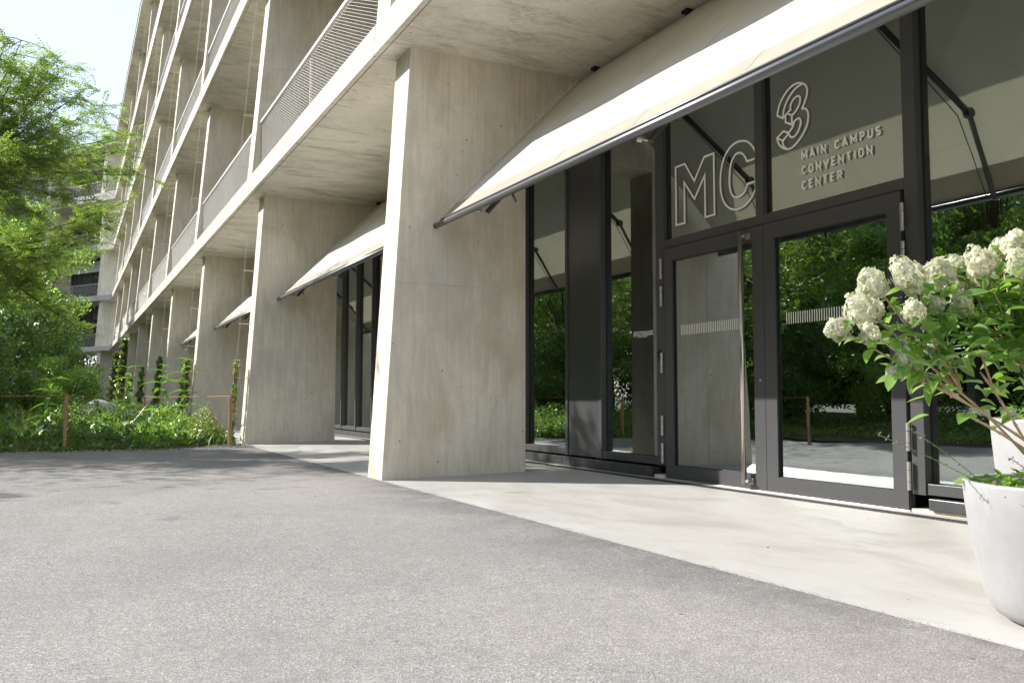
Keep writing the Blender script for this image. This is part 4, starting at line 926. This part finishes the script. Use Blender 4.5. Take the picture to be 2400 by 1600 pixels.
# --- near locust tree: pinnate leaves on long boughs reaching in from the left
NTx, NTy = -9.2, -7.0
LT = empty('locust_tree', (NTx, NTy, 0), label='nearest tree with feathery bright green leaves arching in from the left', category='tree')
boughs = [(-5.29, -3.25, 5.41), (-4.94, -3.66, 5.35), (-4.92, -3.54, 4.82), (-5.62, -2.81, 5.47), (-6.06, -2.56, 5.38), (-4.48, -3.71, 4.26), (-5.35, -3.29, 4.74), (-6.2, -2.78, 4.98), (-7.01, -2.2, 5.22), (-7.46, -1.97, 5.15), (-7.17, -2.43, 4.65), (-5.82, -3.06, 4.45), (-4.96, -3.52, 3.99), (-7.58, -2.07, 4.26), (-7.45, -1.89, 4.7), (-6.82, -2.74, 4.03), (-6.05, -3.38, 3.61), (-5.1, -3.71, 3.52), (-7.89, -2.58, 3.6), (-7.12, -3.21, 3.14), (-6.27, -3.69, 2.85), (-7.74, -2.32, 3.89), (-5.4, -4.3, 2.6), (-6.0, -4.4, 3.3), (-7.0, -3.9, 2.4), (-7.9, -3.4, 2.7), (-8.3, -3.0, 3.2), (-8.2, -2.8, 2.1), (-7.4, -4.2, 1.9), (-8.6, -3.9, 3.6), (-6.6, -4.1, 2.2)]
boughs += [(-4.85, -3.62, 5.78), (-5.25, -3.38, 5.72), (-4.6, -3.8, 5.6), (-5.6, -3.1, 5.75)]
mb = MB(); nt_ = Vector((NTx, NTy, 0)); fork = nt_+Vector((.1, .15, 2.0))
mb.tube([nt_+Vector((0, 0, -.1)), nt_+Vector((.05, .05, 1)), fork, nt_+Vector((.05, .3, 4.2)), nt_+Vector((-.2, .2, 6.6))], [.14, .12, .105, .07, .03], 10); part('trunk', mb.mesh('trunk', M_BARK), LT, smooth=True)
br = MB(); tw = []
main = [Vector((-6.9, -4.6, 3.4)), Vector((-6.6, -4.5, 4.3)), Vector((-7.6, -4.3, 3.2)), Vector((-7.4, -4.6, 4.6))]
for i, m_ in enumerate(main):
    s = fork+Vector((0, .05*i, .35*i)); br.tube(bez(s, s.lerp(m_, .5)+Vector((0, 0, .25)), m_, 8), [.05-.003*j for j in range(9)], 7)
rs = random.Random(5)
for i, b_ in enumerate(boughs):
    b_ = Vector(b_); m_ = min(main, key=lambda q: (q-b_).length); pts = bez(m_, m_.lerp(b_, .55)+Vector((0, 0, -.12)), b_, 10); br.tube(pts, [.026*(1-.085*j) for j in range(11)], 6)
    for j in range(3, 11):
        for q in range(3):
            L = rs.uniform(.2, .55); d = Vector((rs.gauss(0, 1), rs.gauss(0, 1), rs.gauss(0, .6))).normalized(); e = pts[j]+d*L+Vector((0, 0, -.05)); tp = bez(pts[j], pts[j].lerp(e, .5)+Vector((0, 0, .06)), e, 5); br.tube(tp, [.006*(1-.15*g) for g in range(6)], 4, cap=False)
            tw.append(tp)
part('branches', br.mesh('branches', M_BARK), LT, smooth=True)
# pinnate leaf template: leaflets in opposite pairs along a drooping rachis
def pinnate(n=6, L=.25, l=.066, w=.027):
    vs, fs = [], []
    for i in range(n):
        t = (i+.6)/n; p = np.array([0, L*t, -.06*L*t*t*4])
        for s in ((-1, 1) if i < n-1 else (0,)):
            d = np.array([s*.82, .57, -.18]) if s else np.array([0, 1, -.3]); d = d/np.linalg.norm(d); q = np.cross(d, [0, 0, 1]); q /= np.linalg.norm(q)
            o = len(vs); vs += [p, p+d*l*.45+q*w*.5, p+d*l, p+d*l*.45-q*w*.5]; fs.append((o, o+1, o+2, o+3))
    return np.array(vs), np.array(fs)
pv, pf = pinnate(); rs2 = np.random.default_rng(3); allv, allf, cnt = [], [], 0
for tp in tw:
    for g in range(1, 6):
        for q in range(2):
            d = Vector((rs2.normal(), rs2.normal(), rs2.normal()*.35+.1)).normalized(); A = np.array(Matrix.Translation(tp[g]) @ rot_to(d, rs2.uniform(-.7, .7)) @ Matrix.Scale(rs2.uniform(.55, 1.0), 4))
            allv.append(pv @ A[:3, :3].T+A[:3, 3]); allf.append(pf+cnt); cnt += len(pv)
# the part of the crown above and behind the boughs, outside the picture
for q in range(2600):
    c = Vector((NTx, NTy, 0))+Vector((rs2.normal()*1.3, rs2.normal()*1.0-.6, 4.6+rs2.normal()*1.1)); d = Vector((rs2.normal(), rs2.normal(), rs2.normal()*.4)).normalized()
    A = np.array(Matrix.Translation(c) @ rot_to(d, 0) @ Matrix.Scale(rs2.uniform(.7, 1.1), 4)); allv.append(pv @ A[:3, :3].T+A[:3, 3]); allf.append(pf+cnt); cnt += len(pv)
part('crown', mesh_np('crown', np.vstack(allv), np.vstack(allf), L_LOCUST), LT)

# ================================================================ UNDERGROWTH
def edge_x(y): return -6.75-.1*math.sin(y)
def under(name, label, n, xr, yr, hfun, size, m, seed, aspect=.5, keep=None):
    r = np.random.default_rng(seed); x = r.uniform(*xr, n); y = r.uniform(*yr, n); z = hfun(x, y)*r.random(n)**.7
    P = np.stack([x, y, z+.01], 1)
    if keep is not None: P = P[keep(P)]
    v, f = quads_cloud(P, size, seed+1, aspect=aspect); return link(name, mesh_np(name, v, f, m), kind='stuff', label=label, category='undergrowth')
def clumps_under(name, label, n, m, seed, hr, rr, lr, per, xr=(-15, -7.0), yr=(-8.5, -.25), aspect=.45, keep=None):
    r = np.random.default_rng(seed); V, F, c = [], [], 0
    for i in range(n):
        x, y = r.uniform(*xr), r.uniform(*yr)
        if keep is not None and not keep(x, y): continue
        h = r.uniform(*hr)*min(1, .35+(-6.8-x)/1.6); rad = r.uniform(*rr); k = int(per*(rad/rr[1])*(.5+h)); d = r.normal(size=(k, 3)); d /= np.linalg.norm(d, axis=1)[:, None]; d[:, 2] = abs(d[:, 2])
        P = np.array([x, y, .01])+d*(r.random(k)**.4)[:, None]*np.array([rad, rad, h]); P = P[P[:, 0] < -6.78]
        if not len(P): continue
        v, f = quads_cloud(P, r.uniform(*lr), seed+i, aspect=aspect); V.append(v); F.append(f+c); c += len(v)
    return link(name, mesh_np(name, np.vstack(V), np.vstack(F), m), kind='stuff', label=label, category='undergrowth')
okc = lambda x, y: (y < -.6 or x < -8.0)
clumps_under('undergrowth', 'low bright ground cover along the edge of the bed', 300, L_HERB, 1, (.10, .28), (.2, .45), (.05, .085), 230, xr=(-10.5, -6.85), keep=okc)
clumps_under('undergrowth', 'dark broad-leaved herbs in the middle of the bed', 120, L_DARK, 2, (.22, .58), (.3, .6), (.10, .18), 240, keep=okc, xr=(-15, -7.3))
clumps_under('undergrowth', 'feathery mid green herbs standing above the ground cover', 120, L_BACK, 3, (.35, .82), (.2, .5), (.035, .065), 700, keep=okc, xr=(-15, -7.5), aspect=.35)
clumps_under('undergrowth', 'upright pale green herbs in the bed', 60, L_WEED, 4, (.3, .6), (.15, .4), (.07, .12), 130, keep=okc, xr=(-13, -7.2))
sb = empty('garden_shrub', (-7.75, -.75, 0), label='small-leaved shrub beside the right-hand stake at the foot of the fin', category='shrub')
r_ = np.random.default_rng(77); d_ = r_.normal(size=(2600, 3)); d_ /= np.linalg.norm(d_, axis=1)[:, None]; d_[:, 2] = abs(d_[:, 2])
v_, f_ = quads_cloud(np.array([-7.75, -.72, .03])+d_*(r_.random(2600)**.4)[:, None]*np.array([.42, .38, .66]), .035, 78, aspect=.6)
part('foliage', mesh_np('foliage', v_, f_, L_VINE), sb, kind='stuff')
clumps_under('undergrowth', 'taller herbs along the feet of the distant concrete fins', 260, L_BACK, 6, (.3, .75), (.5, 1.2), (.10, .16), 420, xr=(-42, -15), yr=(-9, -.3))
under('undergrowth', 'ground cover across the path reflected in the glass', 60000, (-8, 14), (-13, -6.4), lambda x, y: .12+.35*np.clip((-7.2-.1*x*0-y)/1.5, 0, 1)*(.6+.4*np.sin(x*2+y)), .07, L_HERB, 5, .45, lambda P: P[:, 1] < -6.95-.1*P[:, 0]*(P[:, 0] > -3)-(.0)+(.9*(P[:, 0] < -5)))
# single larger herb leaves and grass blades along the edge
def blades(name, label, n, xr, yr, h, m, seed, keep=None):
    r = np.random.default_rng(seed); x = r.uniform(*xr, n); y = r.uniform(*yr, n)
    if keep is not None: k = keep(x, y); x, y = x[k], y[k]; n = len(x)
    a = r.uniform(0, 2*np.pi, n); hh = h*(.4+.8*r.random(n)); ln = r.uniform(.1, .7, n)*hh; w = .0045
    bx_, by_ = np.cos(a), np.sin(a); P0 = np.stack([x, y, np.zeros(n)], 1); D = np.stack([bx_*ln, by_*ln, hh], 1); Wd = np.stack([-by_*w, bx_*w, np.zeros(n)], 1)
    M1 = P0+D*np.array([.35, .35, .6]); T1 = P0+D
    v = np.stack([P0-Wd, P0+Wd, M1+Wd*.8, M1-Wd*.8, T1+Wd*.15, T1-Wd*.15], 1).reshape(-1, 3); b0 = np.arange(n)[:, None]*6
    f = np.concatenate([b0+np.array([0, 1, 2, 3]), b0+np.array([3, 2, 4, 5])], 0); return link(name, mesh_np(name, v, f, m), kind='stuff', label=label, category='grass')
blades('grass', 'long grass blades along the edge of the path', 1500, (-9.5, -6.78), (-8, -.3), .26, L_HERB, 9, lambda x, y: (x < -6.8-.02*y))
blades('grass', 'tall grass stems among the herbs of the bed', 900, (-14, -7.6), (-7, -.4), .7, L_HERB, 10)
def stones(name, label, n, xr, yr, s, seed):
    r = np.random.default_rng(seed); vs, fs = [], []; base = np.array([(1, 0, 0), (-1, 0, 0), (0, 1, 0), (0, -1, 0), (0, 0, 1), (0, 0, -1)], float); bf = np.array([(0, 2, 4), (2, 1, 4), (1, 3, 4), (3, 0, 4), (2, 0, 5), (1, 2, 5), (3, 1, 5), (0, 3, 5)])
    x = r.uniform(*xr, n); y = r.uniform(*yr, n); sc = s*(.5+r.random((n, 3))); V = base[None]*sc[:, None, :]*(1+.25*r.normal(size=(n, 6, 1)))+np.stack([x, y, np.full(n, .006)], 1)[:, None, :]
    F = bf[None]+np.arange(n)[:, None, None]*6; return link(name, mesh_np(name, V.reshape(-1, 3), F.reshape(-1, 3), M_STONE), kind='stuff', label=label, category='gravel')
stones('gravel', 'loose gravel at the foot of the vine-wrapped fin', 700, (-8.2, -6.9), (-.42, .03), .014, 4)
stones('gravel', 'soil crumbs and grit along the bed edge', 900, (-7.0, -6.66), (-4.6, -.3), .009, 6)
stones('grit', 'fine dark grit gathered in the seam between asphalt and pavement', 1500, (-7, 9), (-.03, .006), .0018, 14)
bpy.data.objects['grit'].data.materials[0] = M_ASPH
r_ = np.random.default_rng(21); n_l = 150; P_ = np.stack([r_.uniform(-6, 8, n_l), r_.uniform(-4, 2.2, n_l), np.zeros(n_l)], 1); P_[:, 2] = np.where(P_[:, 1] > 0, .006+P_[:, 1]*.0178, .006)
v_, f_ = quads_cloud(P_, .011, 22, aspect=.5); v_[:, 2] = np.maximum(v_[:, 2], np.repeat(P_[:, 2], 4)-.001)
link('plant_litter', mesh_np('plant_litter', v_, f_, M_DRY), kind='stuff', label='tiny dry scraps scattered over asphalt and pavement', category='litter')
# ================================================================ LITTER
for i, (x, y, s, lb_) in enumerate([(3.93, 2.56, .022, 'curled brown leaf lying on the drain before the right door'), (3.35, 1.75, .012, 'tiny brown leaf scrap on the pavement before the right door'), (4.9, .62, .010, 'dark speck of leaf on the pavement near the planter'),
    (2.5, .75, .018, 'dry leaf fragment in the middle of the pavement'), (1.2, -1.0, .012, 'small dark leaf bit on the asphalt near the nearest fin'), (5.2, 1.9, .010, 'brown leaf crumb on the pavement left of the planters')]):
    mb = MB(); mb.add([(x-s, y, .010), (x, y-s*.5, .016), (x+s, y+.2*s, .0095), (x+.1*s, y+s*.55, .02)], [(0, 1, 2, 3)]); o = link('fallen_leaf', mb.mesh('fallen_leaf', M_DRY), label=lb_, category='leaf', group='fallen leaves on the ground')
    sm = o.modifiers.new('thickness', 'SOLIDIFY'); sm.thickness = .0015

# ================================================================ OPPOSITE BUILDING (seen in the reflections)
OB = empty('opposite_building', (0, -34, 0), label='grey concrete building across the garden, seen only in reflections', category='building')
for k in range(4):
    z = 3.6*(k+1)
    mb = MB(); mb.box(-45, 35, -34.5, -32.6, z, z+.45); part('floor_slab', mb.mesh('floor_slab', M_OPP), OB)
    mb = MB(); mb.box(-45, 35, -36, -35.5, z-3.15, z); part('window_band', mb.mesh('window_band', M_WINGLASS), OB)
    me = MB(); me.box(-.2, .2, -35.4, -32.9, z-3.15, z); me = me.mesh('fin', M_OPP)
    for x in range(-44, 35, 6): o = part('concrete_fin', me, OB); o.matrix_parent_inverse = Matrix.Identity(4); o.matrix_local = Matrix.Translation((x, 34, 0))
mb = MB(); mb.box(-45.2, 35.2, -45, -32.5, 18.06, 18.6); part('roof_slab', mb.mesh('roof_slab', M_OPP), OB)
